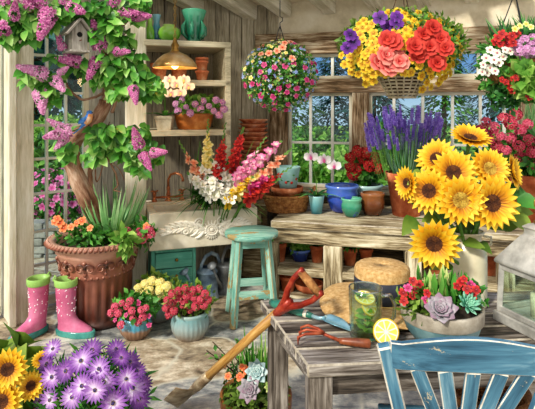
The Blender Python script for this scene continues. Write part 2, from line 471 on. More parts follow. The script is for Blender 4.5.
mat('p_orchid', ['d890c0', 'fbf4f6', 'ffffff'], 'petal', tr=.15)
mat('p_lav', ['6a4cc0', '906cdc', 'b494f0', 'd8c8fa'], 'leaf', tr=.15)
mat('p_blue', ['5c74c0', '8aa4e0', 'b8ccf4'], 'petal', tr=.15)
mat('p_paleyellow', ['d8c040', 'f0e078', 'f8f0b0'], 'petal', tr=.15)
mat('p_mauve', ['9a4a90', 'c880bc', 'e8b8dc'], 'petal', tr=.15)
mat('succ_lilac', ['5c6c74', '84888e', 'aca6ac', '94788a'], 'petal', rough=.5)
mat('succ_green', ['2f7a60', '4fa080', '90ccac'], 'petal', rough=.5)
mat('succ_blue', ['5f8a96', '90b4b8', 'c8dcd8'], 'petal', rough=.5)
mat('succ_lime', ['4a7a2c', '84ac48', 'd0d888'], 'petal', rough=.5)

# flagstones
m = bpy.data.materials.new('flagstone'); m.use_nodes = True; nt = m.node_tree; b = nt.nodes['Principled BSDF']
tc = nt.nodes.new('ShaderNodeTexCoord'); vec = tc.outputs['Object']
wn = nt.nodes.new('ShaderNodeTexNoise'); wn.inputs['Scale'].default_value = 2.2; wn.inputs['Detail'].default_value = 3
nt.links.new(vec, wn.inputs['Vector'])
vm = nt.nodes.new('ShaderNodeVectorMath'); vm.operation = 'MULTIPLY_ADD'; vm.inputs[1].default_value = (.35, .35, .35)
nt.links.new(wn.outputs[1], vm.inputs[0]); nt.links.new(vec, vm.inputs[2])
def vor(feat):
    v = nt.nodes.new('ShaderNodeTexVoronoi'); v.feature = feat; v.inputs['Scale'].default_value = 1.65
    nt.links.new(mapping(nt, vm.outputs[0], 1, 1.15, 1), v.inputs['Vector']); return v
ve = vor('DISTANCE_TO_EDGE'); vc = vor('F1')
cell = nt.nodes.new('ShaderNodeSeparateColor'); nt.links.new(vc.outputs['Color'], cell.inputs[0])
n1 = noisen(nt, mapping(nt, vec, 1, 2.4, 1), 4, 6, .7, .8); n2 = noisen(nt, vec, 18, 4, .7)
s = mathn(nt, 'ADD', mathn(nt, 'MULTIPLY', n1, .9), mathn(nt, 'MULTIPLY', cell.outputs[0], .14))
s = mathn(nt, 'ADD', s, mathn(nt, 'MULTIPLY', mathn(nt, 'SUBTRACT', n2, .5), .5))
f_ = mathn(nt, 'MULTIPLY_ADD', mathn(nt, 'SUBTRACT', s, .52), 2.8, .5)
c1 = ramp(nt, f_, ['55493a', '857560', 'a6967c', 'c6b8a0', 'e2d8c2'])
c2 = ramp(nt, f_, ['4e5052', '76797a', '9a9b98', 'bcbab0', 'dcd8c8'])
c = mixc(nt, mathn(nt, 'GREATER_THAN', cell.outputs[1], .5), c1, c2)
edge = mathn(nt, 'SUBTRACT', 1, mathn(nt, 'SMOOTH_MIN', 1, mathn(nt, 'MULTIPLY', ve.outputs['Distance'], 28), .2))
edge = mathn(nt, 'MAXIMUM', edge, 0)
c = mixc(nt, mathn(nt, 'MULTIPLY', edge, .8), c, 'd3cfbc')
nt.links.new(c, b.inputs['Base Color']); b.inputs['Roughness'].default_value = .5
bp = nt.nodes.new('ShaderNodeBump'); bp.inputs['Strength'].default_value = .3; bp.inputs['Distance'].default_value = .01
nt.links.new(s, bp.inputs['Height']); nt.links.new(bp.outputs[0], b.inputs['Normal']); MATS['flagstone'] = m

# ================================================================ the setting
def struct(mb, name, **k):
    o = mb.build(name, **k); o['kind'] = 'structure'; return o
CB = V((-.12, 5.08, 0)); DB = V((math.cos(math.radians(14)), -math.sin(math.radians(14)), 0)); NB = V((-DB.y, DB.x, 0))  # back wall; NB points outdoors
CL = V((-1.15, 4.60, 0)); DA = (CB-CL).normalized(); NA = V((-DA.y, DA.x, 0))
EDv = V((-2.25, 3.68, 0)); DD = (CL-EDv).normalized(); ND = V((-DD.y, DD.x, 0))   # door wall
def uw(px, C=CB, D=DB):
    r = (px-267.5)/F
    return (r*C.y-C.x)/(D.x-r*D.y)
def wz(px, py, C=CB, D=DB):
    u = uw(px, C, D); Y = C.y+u*D.y
    return EYE-(py-HY)/F*Y
def rotz_of(D): return Matrix.Rotation(math.atan2(D.y, D.x), 3, 'Z')
def wbox(mb, C, D, u0, u1, z0, z1, t0, t1, m, axis=None):
    """box in wall coordinates; t is depth outdoors (+)"""
    N = V((-D.y, D.x, 0))
    c = C+D*((u0+u1)/2)+N*((t0+t1)/2)+V((0, 0, (z0+z1)/2))
    mb.box(c, (abs(u1-u0), abs(t1-t0), abs(z1-z0)), m, rotz_of(D), axis)
# floor
mb = MB(); mb.prism([(-4.5, -.5), (4.5, -.5), (4.5, 5.4), (-.3, 5.4), (-3.2, 5.4), (-4.5, 5.4)], -.06, 0, 'flagstone')
struct(mb, 'floor')
mb = MB(); mb.prism([(-30, 5.4), (30, 5.4), (30, 45), (-30, 45)], -.2, -.06, 'ground_grass')
mb.prism([(-30, -1), (-4.5, -1), (-4.5, 5.4), (-30, 5.4)], -.2, -.06, 'ground_grass')
struct(mb, 'ground')
# left wall with vertical planks
mb = MB(); L = (CB-CL).length; u = -.02
while u < L+.05:
    w = R.uniform(.11, .16); wbox(mb, CL, DA, u, min(u+w-.006, L+.08), 0, 3.3, 0, .04+R.uniform(0, .01), 'plank_dark' if u < .55 else 'plank', 2); u += w
wbox(mb, CL, DA, 0, L, 0, 3.3, .055, .08, 'plank_dark', 2)
struct(mb, 'wall_left', bevel=.004)
# back wall: below the windows, mullion-free boards; and above
ur = 3.4
mb = MB(); zs = .80
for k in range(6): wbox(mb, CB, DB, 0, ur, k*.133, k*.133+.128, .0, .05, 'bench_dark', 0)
u = 0
zt = wz(300, 33); 
wl0 = uw(289); p0, p1 = uw(352), uw(369)
u = 0.0
while u < wl0-.12:
    w = .12; wbox(mb, CB, DB, u, u+w-.006, .8, 3.3, 0, .05, 'plank', 2); u += w
struct(mb, 'wall_back', bevel=.004)
# plaster gable above the lintel
mb = MB(); wbox(mb, CB, DB, 0, ur, wz(300, 33), 3.4, .02, .1, 'plaster'); struct(mb, 'wall_gable')
z_tt, z_tb = wz(310, 54), wz(310, 79)          # transom
z_lt, z_lb = wz(310, 93), .84
mb = MB(); wbox(mb, CB, DB, 0.0, ur, z_tt, wz(300, 33)-.002, -.03, .12, 'timber', 0); struct(mb, 'trim_1', bevel=.01)
mb = MB(); wbox(mb, CB, DB, wl0-.1, ur, z_lt, z_tb, -.03, .10, 'timber', 0); struct(mb, 'trim_2', bevel=.01)
mb = MB(); wbox(mb, CB, DB, 0, ur, .795, .84, -.05, .14, 'bench_wood', 0); struct(mb, 'trim_3', bevel=.01)
n = 4
for (a, c) in ((uw(270), uw(288)), (p0, p1), (uw(520), uw(534))):
    mb = MB()
    wbox(mb, CB, DB, a, c, .84, z_lt, -.03, .10, 'timber', 2)
    wbox(mb, CB, DB, a, c, z_tb, z_tt, -.03, .10, 'timber', 2)
    struct(mb, 'trim_%d' % n, bevel=.008); n += 1
def window(num, ua, ub, z0, z1, vs, hs):
    mb = MB(); fw = .03
    for (a, c, d, e) in ((ua, ua+fw, z0, z1), (ub-fw, ub, z0, z1), (ua, ub, z0, z0+fw), (ua, ub, z1-fw, z1)):
        wbox(mb, CB, DB, a, c, d, e, .02, .07, 'cream_paint')
    for v in vs: wbox(mb, CB, DB, v-.014, v+.014, z0, z1, .03, .06, 'mullion', 2)
    for h in hs: wbox(mb, CB, DB, ua, ub, h-.012, h+.012, .032, .058, 'mullion', 0)
    o = struct(mb, 'window_%d' % num, bevel=.003)
    g = MB(); wbox(g, CB, DB, ua, ub, z0, z1, .042, .048, 'pane_glass'); g.build('glass', o)
ra, rb, rc = uw(288), p0, p1
rd = uw(520)
window(1, ra, rb, .84, z_lt, [uw(310), uw(332)], [wz(320, 143)])
window(2, rc, rd, .84, z_lt, [uw(394), uw(423), uw(453), uw(481), uw(505)], [wz(320, 143)])
window(3, ra, rb, z_tb, z_tt, [uw(310), uw(332)], [])
window(4, rc, rd, z_tb, z_tt, [uw(394), uw(423), uw(453), uw(479), uw(505)], [])
window(5, uw(534), ur, .84, z_lt, [uw(560)], [wz(320, 143)])
window(6, uw(534), ur, z_tb, z_tt, [uw(560)], [])
# door wall
def du(px): return uw(px, EDv, DD)
Ld = (CL-EDv).length
dA, dB = du(27.5), du(89)
mb = MB(); u = dB
while u < Ld-.01:
    w = .115; wbox(mb, EDv, DD, u, min(u+w-.006, Ld), 0, 3.3, 0, .05, 'plank_grey', 2); u += w
struct(mb, 'wall_door_side', bevel=.004)
mb = MB(); wbox(mb, EDv, DD, du(4), dA-.004, 0, 3.3, -.20, .12, 'cream_paint', 2); 
wbox(mb, EDv, DD, du(4)-.02, du(9), 0, 3.3, -.24, -.202, 'cream_paint', 2); struct(mb, 'trim_%d' % n, bevel=.008); n += 1
mb = MB(); wbox(mb, EDv, DD, -.6, dB, 2.55, 3.3, -.02, .08, 'cream_paint', 0); struct(mb, 'trim_%d' % n, bevel=.006); n += 1
def wzd(py): return wz(58, py, EDv, DD)
mb = MB(); vs = [du(47.5), du(66.5)]; hs = [wzd(y) for y in (56, 93, 125, 158, 192, 229, 262)]
for a, c, d, e in ((dA, dA+.03, .02, 2.55), (dB-.045, dB, .02, 2.55), (dA, dB, .02, .10), (dA, dB, 2.5, 2.55)):
    wbox(mb, EDv, DD, a, c, d, e, .0, .05, 'cream_paint')
for v in vs: wbox(mb, EDv, DD, v-.011, v+.011, .1, 2.5, .01, .04, 'mullion', 2)
for h in hs: wbox(mb, EDv, DD, dA, dB, h-.011, h+.011, .012, .038, 'mullion', 0)
o = struct(mb, 'door_1', bevel=.003)
g = MB(); wbox(g, EDv, DD, dA, dB, .08, 2.52, .022, .028, 'pane_glass'); g.build('glass', o)
mb = MB(); k0 = du(4)-.5
for a, c, d, e in ((k0, k0+.03, .02, 2.55), (du(4)-.05, du(4)-.02, .02, 2.55), (k0, du(4)-.02, .02, .10), (k0, du(4)-.02, 2.5, 2.55)):
    wbox(mb, EDv, DD, a, c, d, e, .0, .05, 'cream_paint')
for h in hs: wbox(mb, EDv, DD, k0, du(4)-.02, h-.011, h+.011, .012, .038, 'mullion', 0)
o = struct(mb, 'door_2', bevel=.003)
g = MB(); wbox(g, EDv, DD, k0, du(4)-.02, .08, 2.52, .022, .028, 'pane_glass'); g.build('glass', o)
# corner post of the shelf niche
mb = MB(); pc = at(137, 0, 4.17); mb.box((pc.x-.01, 4.17, 1.65), (.17, .12, 3.3), 'cream_paint', Matrix.Rotation(.25, 3, 'Z'), 2); struct(mb, 'trim_%d' % n, bevel=.012); n += 1
# ceiling boards and rafters
zc = 2.66
mb = MB(); sl = .13
def cz(y): return zc+(5.1-y)*sl
for k in range(9):
    y0 = 5.4-k*.12; y1 = y0-.118
    vs = [(-2.6, y0, cz(y0)), (3.6, y0, cz(y0)), (3.6, y1, cz(y1)), (-2.6, y1, cz(y1))]
    vs += [(a, b, c+.02) for a, b, c in vs]; off = k*3.1
    mb.add(vs, [(0, 1, 2, 3), (7, 6, 5, 4), (0, 4, 5, 1), (1, 5, 6, 2), (2, 6, 7, 3), (3, 7, 4, 0)], 'plaster', [.5]*8, [(v[0]+off, v[1], v[2]) for v in vs])
struct(mb, 'ceiling')
for px in (150, 200, 252, 286, 330, 377, 425, 472, 520):
    u = max(-.9, uw(px)); p = CB+DB*u; 
    if px < 252: p = V(((px-267.5)/F*4.9, 4.9, 0))
    p.z = cz(p.y)-.075
    d = V((-.42, -.9, 0)).normalized(); 
    q = p+d*2.3; q.z = cz(q.y)-.075
    mb = MB(); mb.beam(p, q, .12, .15, 'cream_paint'); struct(mb, 'trim_%d' % n, bevel=.008); n += 1

for Yp in (3.95, 3.75, 3.35, 3.05):
    mb = MB(); mb.beam((-2.2, Yp, cz(Yp)+.035), (2.9, Yp, cz(Yp)+.035), .06, .06, 'cream_paint'); struct(mb, 'trim_%d' % n); n += 1
# ================================================================ garden outdoors
for i, (x, y, h, r, mt) in enumerate([(-.6, 15, 5.2, 1.5, 'tree_teal'), (.75, 17.5, 6.5, 1.5, 'tree_green'), (1.9, 14.5, 4.6, 1.15, 'tree_teal'), (3.6, 17, 6.2, 1.7, 'tree_teal'),
        (5.3, 15, 5, 1.4, 'tree_green'), (7.2, 16, 6.0, 1.7, 'tree_teal'), (9.0, 17, 6.6, 1.7, 'tree_teal'), (10.8, 17, 6.5, 1.8, 'tree_green')]):
    lab = ['dark conifer in the garden behind the hanging basket by the corner', 'green conifer showing in the middle of the first garden window', 'dark conifer behind the timber post between the garden windows',
           'tall dark conifer behind the lavender', 'green conifer in the garden behind the big yellow and red basket', 'dark conifer seen past the topmost sunflower', 'dark conifer behind the hanging basket of white and red flowers', 'green conifer beyond the windows at the end of the wall'][i]
    Yn = (15.6, 19.3, 23.2)[i % 3]; k_ = Yn/y; x *= k_; h *= k_; r *= min(1.15, k_); y = Yn
    t = thing('conifer', lab, 'tree', (x, y, -.06), 0, 'trees beyond the garden windows')
    tr = MB(); tr.tube([(0, 0, 0), (0, 0, h*.95)], [.12, .02], 'bark_dark'); tr.build('trunk', t)
    fo = MB()
    for k in range(2600):
        q = R.random()**.75; z = .25+(1-q)*(h-.25)*1.0; rr = r*q*R.uniform(.55, 1.05)*(.8+.2*math.sin(z*9)); a = R.uniform(0, 2*PI)
        d = V((math.cos(a), math.sin(a), R.uniform(-.35, .15)))
        fo.leaf((rr*math.cos(a), rr*math.sin(a), z), d, (0, 0, 1), R.uniform(.18, .36), R.uniform(.09, .16), mt, -.3, 2, 'oval')
    fo.build('foliage', t)
bl = [(.3, 11.5, .75, 'bush_light', 'low light green bush past the geranium in the bowl pot'), (1.0, 12.6, 1.0, 'tree_green', 'rounded green shrub in the garden of the first window'),
      (-.35, 12.2, .95, 'bush_light', 'light green shrub beyond the stacked saucers corner'),
      (1.75, 11.2, .7, 'bush_light', 'light green bush behind the post between windows'), (2.6, 11.8, 1.05, 'tree_green', 'green shrub behind the lavender pot'),
      (3.7, 12, .95, 'bush_light', 'light green shrub seen between lavender and sunflowers'), (4.8, 11.6, .9, 'tree_green', 'green shrub behind the upper sunflowers'),
      (6.2, 12, 1.1, 'bush_light', 'light green shrub behind the terracotta geranium'), (7.6, 12.6, 1.2, 'tree_green', 'green shrub beyond the far end of the bench')]
for i, (x, y, r, mt, lab) in enumerate(bl):
    Yn = (10.9, 12.5, 9.5)[i % 3]; x *= Yn/y; r *= min(1.1, Yn/y)*.86; y = Yn
    t = thing('garden_shrub', lab, 'shrub', (x, y, -.06), 0, 'shrubs on the lawn')
    tr = MB(); tr.tube([(0, 0, 0), (0, 0, r)], [.05, .02], 'bark_dark'); tr.build('stem', t)
    fo = MB(); foliage(fo, 1500, (0, 0, r*.62), (r, r*.8, r*.7), .17, .10, mt, .7)
    fo.build('foliage', t)
mb = MB()
for k in range(2600):
    mb.leaf((R.uniform(-2.2, 7.5), R.uniform(8.0, 13), -.06), (R.uniform(-.3, .3), R.uniform(-.3, .3), 1), (R.uniform(-1, 1), -1, 0), R.uniform(.12, .26), .03, 'bush_light', .3, 2, 'strap')
o = mb.build('lawn_grass', kind='stuff'); tag(o, 'bright tall lawn grass beyond the window sill', 'grass')
# seen through the glazed door
dl = [(-3.6, 8.2, 1.0, 'tree_green', 'green shrub low behind the pink azaleas', 0), (-4.7, 8.6, 1.15, 'bush_light', 'light green shrub seen past the door post', 0), (-3.0, 9.0, 1.1, 'bush_light', 'light green shrub behind the lilac trunk outdoors', 0), (-4.1, 9.9, 1.3, 'bush_light', 'pale green shrub in the middle of the door glass', 0)]
for i, (x, y, r, mt, lab, dz) in enumerate(dl):
    Yn = (7.9, 9.3, 10.7, 12.1)[i]; x *= Yn/y; r = .82+.07*i; y = Yn
    t = thing('garden_shrub', lab, 'shrub', (x, y, -.06), 0, 'shrubs outside the door')
    tr = MB(); tr.tube([(0, 0, 0), (0, 0, r)], [.05, .02], 'bark_dark'); tr.build('stem', t)
    fo = MB(); foliage(fo, 1700, (0, 0, r*.7+dz), (r, r*.8, r*.72), .16, .09, mt, .7); fo.build('foliage', t)
for i, (x, y, h, r) in enumerate([(-5.6, 12, 6.5, 1.9), (-4.3, 12.6, 7, 2.0), (-6.9, 12.5, 6.5, 2)]):
    Yn = (14.6, 18.6, 22.8)[i]; k_ = Yn/y; x *= k_; h *= k_; r *= 1.05; y = Yn
    t = thing('broadleaf_tree', ['dark teal tree beyond the door glass', 'dark tree behind the birdhouse beyond the glass', 'dark tree at the edge beyond the door post'][i], 'tree', (x, y, -.06), 0, 'trees outside the door')
    tr = MB(); tr.tube([(0, 0, 0), (0.1, 0, h*.6), (0, 0, h*.9)], [.2, .12, .03], 'bark_dark'); tr.build('trunk', t)
    fo = MB(); foliage(fo, 3000, (0, 0, h*.56), (r, r*.9, h*.46), .34, .2, 'tree_teal', .65); fo.build('foliage', t)
mb = MB()
fl = MB()
for k in range(5):
    a = 2*PI*k/5; fl.leaf((0, 0, 0), (math.cos(a), math.sin(a), .5), (0, 0, 1), .05, .045, 'azalea', -.2, 2, 'wide')
az_bloom = proto(fl.build('azalea_bloom'))
for i, (px, Y, r) in enumerate([(37, 6.4, .40), (60, 6.1, .42), (84, 6.3, .40)]):
    p = at(px, 218, Y); z0 = -.06
    t = thing('azalea_bush', ['pink azalea bush by the door post', 'pink azalea bush in the middle of the door glass', 'pink azalea bush beside the lilac trunk outdoors'][i], 'bush', (p.x, Y, z0), 0, 'pink azaleas outside the door')
    st = MB(); st.tube([(0, 0, 0), (0, 0, .5)], [.03, .015], 'bark_dark'); st.build('stem', t)
    fo = MB(); zc_ = .58; foliage(fo, 500, (0, 0, zc_), (r, r*.8, r*.8), .08, .035, 'leaf_mid', .7); fo.build('foliage', t)
    for q, nn in spread(60, (0, 0, zc_), (r, r*.8, r*.8), face=(.3, -1, .2), q=1.05): inst(az_bloom, t, q, nn, R.uniform(.7, 1.1))
mb = MB()
for k in range(5):
    for j in range(16):
        x = -4.4+j*.26+(.13 if k % 2 else 0)
        mb.box((x, 5.55+R.uniform(-.02, .02), k*.085-.02), (.25+R.uniform(-.02, 0), .22, .08), 'stone_wall')
o = mb.build('garden_wall', bevel=.015); tag(o, 'low grey stone garden wall outside the glazed door', 'garden wall')
# ================================================================ shelf unit over the sink
def shelf_y(px): # front line of the shelves
    # line through (-1.02,4.12) with slope .30
    r = (px-267.5)/F
    return (4.12+.30*1.02)/(1-.30*r)
FA = V((-1.02, 4.12)); pxr = 231
Yr = shelf_y(pxr); FBp = V(((pxr-267.5)/F*Yr, Yr))
sd = (FBp-FA).normalized()
def wallpt(p):  # straight back from a front point to the left wall
    n = V((-sd.y, sd.x)); 
    # intersect p+n*k with line CL + DA*s
    a = V((CL.x, CL.y)); d = V((DA.x, DA.y))
    den = n.x*d.y-n.y*d.x; k = ((a.x-p.x)*d.y-(a.y-p.y)*d.x)/den
    return p+n*(k-.006)
shelf = thing('wall_shelf', 'pale worn wooden wall shelf unit with three boards holding vases and pots', 'shelf', (0, 0, 0))
WB = wallpt(FBp)
SH = {}
for i, (z, nm) in enumerate(((2.19, 'top'), (1.86, 'mid'), (1.435, 'low'))):
    mb = MB(); mb.prism([(FA.x, FA.y), (FBp.x, FBp.y), (WB.x, WB.y), wallpt(FA)[:]], z-.05, z, 'shelf_wood', (sd.x, sd.y))
    mb.build('shelf_board', shelf, bevel=.006); SH[i] = z
mb = MB(); q = sd*.05
mb.prism([(FBp.x-q.x, FBp.y-q.y), (FBp.x, FBp.y), (WB.x, WB.y), wallpt(FBp-q)[:]], 1.385, 2.139, 'shelf_wood')
mb.build('side_panel', shelf, bevel=.005)
mb = MB(); mb.prism([(FBp.x-q.x*.9, FBp.y-q.y*.9), (FBp.x, FBp.y), tuple(FBp+V((-sd.y, sd.x))*.05), tuple(FBp-q*.9+V((-sd.y, sd.x))*.05)], .86, 1.384, 'shelf_wood')
mb.build('upright_post', shelf, bevel=.005)
def shp(px, back, lvl):
    Y = shelf_y(px); p = V(((px-267.5)/F*(Y+back), Y+back, SH[lvl])); return p
def vessel(name, label, cat, loc, prof, m, parent_kids=None, n=32, group=None, part='body', **k):
    t = thing(name, label, cat, loc, 0, group)
    mb = MB(); mb.lathe(prof, m, n, **k); mb.build(part, t); return t
def bowlprof(pts, th=.008):
    """outer (r,z) going up, then back down inside"""
    out = [(0.0001, pts[0][1])]+list(pts)
    inn = [(max(.0001, r-th), z) for r, z in reversed(pts)]
    inn[-1] = (inn[-1][0], pts[0][1]+th); return out+inn+[(.0001, pts[0][1]+th)]
def potprof(h, rt, rb, rim=.2, rw=1.1, th=.01):
    """terracotta pot with a rim band"""
    return bowlprof([(rb, 0), (rt*.97/rw*1.0, h*(1-rim)), (rt, h*(1-rim)), (rt*1.02, h*.98), (rt*.99, h)], th)
# vases
vessel('vase', 'slim lime green glass bottle vase at the near end of the top shelf', 'vase', shp(150, .09, 0), bowlprof([(.035, 0), (.04, .03), (.036, .09), (.018, .13), (.018, .18), (.024, .21)], .004), 'lime_glass')
vessel('vase', 'slim blue glass vase with a flared lip on the top shelf', 'vase', shp(156.5, .16, 0), bowlprof([(.034, 0), (.045, .05), (.036, .12), (.024, .17), (.04, .235)], .004), 'blue_glass')
vessel('vase', 'round ribbed lime green glass vase beside the blue one on the top shelf', 'vase', shp(169, .12, 0), bowlprof([(.05, 0), (.085, .03), (.098, .07), (.085, .11), (.05, .135), (.055, .145)], .004), 'lime_glass', flute=(14, .08, .01, .13))
t = vessel('vase', 'tall emerald green flared vase with leaf shaped sides on the top shelf', 'vase', shp(194, .13, 0), bowlprof([(.055, 0), (.06, .02), (.05, .04), (.07, .09), (.075, .16), (.078, .20), (.11, .275), (.104, .285)], .006), 'emerald', flute=(16, .10, .02, .27))
mb = MB()
for k in range(6):
    a = 2*PI*k/6+.5; d = V((math.cos(a), math.sin(a), 0))
    mb.tube([d*.055+V((0, 0, .03)), d*.10+V((0, 0, .08)), d*.10+V((0, 0, .14)), d*.078+V((0, 0, .19))], [.012, .022, .018, .004], 'emerald', 8)
mb.build('leaf_ornament', t)
# second shelf: terracotta
def tpot(loc, h, rt, rb, label, cat='plant pot', m='old_terracotta', group=None, name='terracotta_pot', rim=.22, rotm=None):
    t = thing(name, label, cat, loc, 0, group)
    mb = MB(); mb.lathe([(r, z) for r, z in potprof(h, rt, rb, rim)], m, 28, rot=rotm); mb.build('body', t); return t
for k, (px, bk, n_, rt, h) in enumerate([(159, .12, 2, .075, .11), (179, .16, 2, .08, .12), (202, .10, 3, .06, .085)]):
    p = shp(px, bk, 1); step = h*(.27 if n_ == 2 else .34); z = p.z
    if n_ == 3: 
        for j in range(3):
            tpot((p.x, p.y, p.z+(0, h+.001, h+.001+step)[j]), h, rt*(1, .93, .93)[j], rt*.7, ['bottom pot of the small terracotta stack on the middle shelf', 'middle pot of the small terracotta stack on the middle shelf', 'topmost pot of the small terracotta stack on the middle shelf'][j], group='stacked pots on the middle shelf')
    else:
        lab = ['terracotta pot behind the near rim of the hanging lamp on the middle shelf', 'terracotta pot on the middle shelf beside the three stacked small pots'][k]
        tpot(p, h*1.3, rt, rt*.7, lab, group='pots on the middle shelf')
# ================================================================ pendant lamp
lp = at(175, 68, 3.75)
lamp = thing('pendant_lamp', 'glowing bronze dome pendant lamp hanging on a chain before the shelves', 'lamp', (lp.x, lp.y, lp.z))
mb = MB(); mb.lathe([(.165, 0), (.168, .004), (.158, .03), (.13, .065), (.085, .10), (.04, .118), (.03, .125), (.029, .12), (.082, .095), (.125, .06), (.152, .027), (.160, .004), (.165, 0)], 'lamp_metal', 40); mb.build('lamp_shade', lamp)
mb = MB(); mb.lathe([(.150, .022), (.124, .056), (.081, .091), (.03, .112), (.0001, .113)], 'lamp_inside', 32); mb.build('shade_lining', lamp)
mb = MB(); mb.ball((0, 0, .035), (.032, .032, .042), 'bulb', 14); mb.build('light_bulb', lamp)
mb = MB(); mb.lathe([(.0001, .07), (.018, .07), (.03, .115), (.034, .13), (.024, .15), (.032, .17), (.02, .19), (.012, .22), (.0001, .225)], 'brass', 16); mb.build('lamp_cap', lamp)
zt_ = cz(lp.y)-.01-lp.z
mb = MB(); L_ = zt_-.22; nl = 26
for k in range(nl):
    z = .225+k*L_/nl
    a = (k % 2)*PI/2; rr = .009; pts = [(rr*math.cos(q)*math.cos(a), rr*math.cos(q)*math.sin(a), z+.5*L_/nl+math.sin(q)*.62*L_/nl) for q in [2*PI*j/8 for j in range(9)]]
    mb.tube(pts, .0025, 'brass', 4, False)
mb.build('chain', lamp)
L_ = bpy.data.lights.new('lamp_light', 'POINT'); L_.energy = 2.2; L_.color = (1, .68, .32); L_.shadow_soft_size = .05
lo = bpy.data.objects.new('lamp_light', L_); COL.objects.link(lo); lo.parent = lamp; lo.location = (0, 0, -.03)
# ================================================================ sink
SA = V((-.935, 3.95)); SB = V((-.085, 4.225)); ss = (SB-SA).normalized(); sn = V((-ss.y, ss.x)); SL = (SB-SA).length
rS = math.atan2(ss.y, ss.x); zb, zt2 = .487, .785
sink = thing('farmhouse_sink', 'cream stone farmhouse sink with carved leaf relief apron', 'sink', (SA.x, SA.y, zb), rS)
H_ = zt2-zb; D_ = .34
mb = MB()
mb.box((SL/2, .03, H_/2), (SL, .06, H_), 'sink_stone'); mb.build('apron', sink, bevel=.008)
mb = MB()
mb.box((SL/2, D_/2+.03, .02), (SL, D_-.06, .04), 'sink_stone'); mb.box((.03, D_/2+.03, H_/2+.02), (.06, D_-.06, H_-.04), 'sink_stone'); mb.box((SL-.03, D_/2+.03, H_/2+.02), (.06, D_-.06, H_-.04), 'sink_stone'); mb.box((SL/2, D_+.025, H_/2), (SL, .05, H_), 'sink_stone')
mb.build('basin', sink, bevel=.006)
mb = MB()   # carved acanthus scrolls
cx, czr = SL*.56, H_*.50
def cleaf(x, z, ang, L, W, crv=.3):
    pts = []; n_ = 6
    for i in range(n_+1):
        q = i/n_; a = ang+crv*q*q*2
        if i == 0: p = V((x, 0, z))
        else: p = p+V((math.cos(a), 0, math.sin(a)))*(L/n_)
        pts.append(V((p.x, -.004, p.z)))
    mb.tube(pts, [W*(.35+.65*math.sin(PI*min(1, .15+i/n_*.85))) for i in range(n_+1)], 'carved', 6, squash=None)
for sgn in (-1, 1):
    ext = .40 if sgn < 0 else .30
    def fx(a): return a if sgn > 0 else PI-a
    cleaf(cx+sgn*.05, czr-.02, fx(.15), ext*.95, .011, -.12*sgn)
    for k in range(8):
        q = (k+.3)/8; x = cx+sgn*(.05+q*ext*.85); z = czr-.02+.045*math.sin(q*PI)
        for up in (1, -1):
            cleaf(x, z, fx(up*(1.05-.25*q)), (.115-.045*q)*(1 if up > 0 else .85), .0155-.004*q, -.45*up*sgn)
            cleaf(x+sgn*.012, z, fx(up*(.6)), (.075-.03*q), .011, -.3*up*sgn)
    for (ux, uz, R0) in ((.10, .055, .040), (.215, -.01, .034)):
        mb.tube([(cx+sgn*(ux*ext/.4+R0*(1-.75*q)*math.cos(q*9)), -.012, czr+uz+R0*(1-.75*q)*math.sin(q*9)) for q in [t_/16 for t_ in range(17)]], [.0085*(1-.4*t_/16) for t_ in range(17)], 'carved', 6)
for k in range(11):
    a = PI*k/10; cleaf(cx, czr-.035, a, .105, .011, .0)
for k in range(9):
    a = PI+PI*(k+.5)/9; cleaf(cx, czr-.03, a, .065, .010, .0)
for rr in (.05, .03): mb.tube([(cx+rr*math.cos(q), -.014, czr-.01+rr*.9*math.sin(q)) for q in [2*PI*j/16 for j in range(17)]], .006, 'carved', 6)
mb.ball((cx, -.012, czr-.01), .018, 'carved')
mb.build('carved_relief', sink)
# back deck + faucet
def sk(u, v): p = SA+ss*u+sn*v; return p
dk = MB(); a_, b_ = sk(0, D_+.052), sk(SL*.62, D_+.052)
wa = wallpt(V(a_)); 
dk.prism([tuple(sk(.0, D_+.052)), tuple(sk(SL*.60, D_+.052)), tuple(sk(SL*.60, D_+.17)), tuple(sk(.0, D_+.17))], .75, .80, 'sink_stone')
tag(dk.build('sink_ledge', bevel=.004), 'narrow cream ledge behind the sink under the copper faucet', 'ledge')
p = sk(.20, D_+.09)
fau = thing('faucet', 'old copper bridge faucet with two cross handles behind the sink', 'faucet', (p.x, p.y, .80), rS)
mb = MB(); mb.lathe([(.0001, 0), (.03, 0), (.032, .01), (.018, .02), (.016, .05), (.022, .06), (.015, .07), (.013, .10), (.018, .11), (.012, .13), (.0001, .135)], 'copper', 16); 
mb.tube([(0, 0, .12), (0, -.0, .19), (.02, -.02, .235), (.06, -.05, .25), (.10, -.08, .235), (.115, -.09, .20), (.115, -.09, .18)], [.011, .011, .011, .011, .011, .012, .014], 'copper', 10); mb.build('spout', fau)
mb = MB(); mb.tube([(-.12, 0, .035), (.12, 0, .035)], .010, 'copper', 8); mb.build('bridge_pipe', fau)
for sx_ in (-.12, .12):
    mb = MB(); mb.lathe([(.0001, 0), (.024, 0), (.026, .01), (.014, .02), (.014, .06), (.02, .07), (.01, .085), (.0001, .09)], 'copper', 14, c=(sx_, 0, 0))
    for a in range(4):
        q = a*PI/2+.4; mb.tube([(sx_, 0, .088), (sx_+.035*math.cos(q), .035*math.sin(q), .092)], [.005, .007], 'copper', 6)
    mb.build('tap_handle', fau)
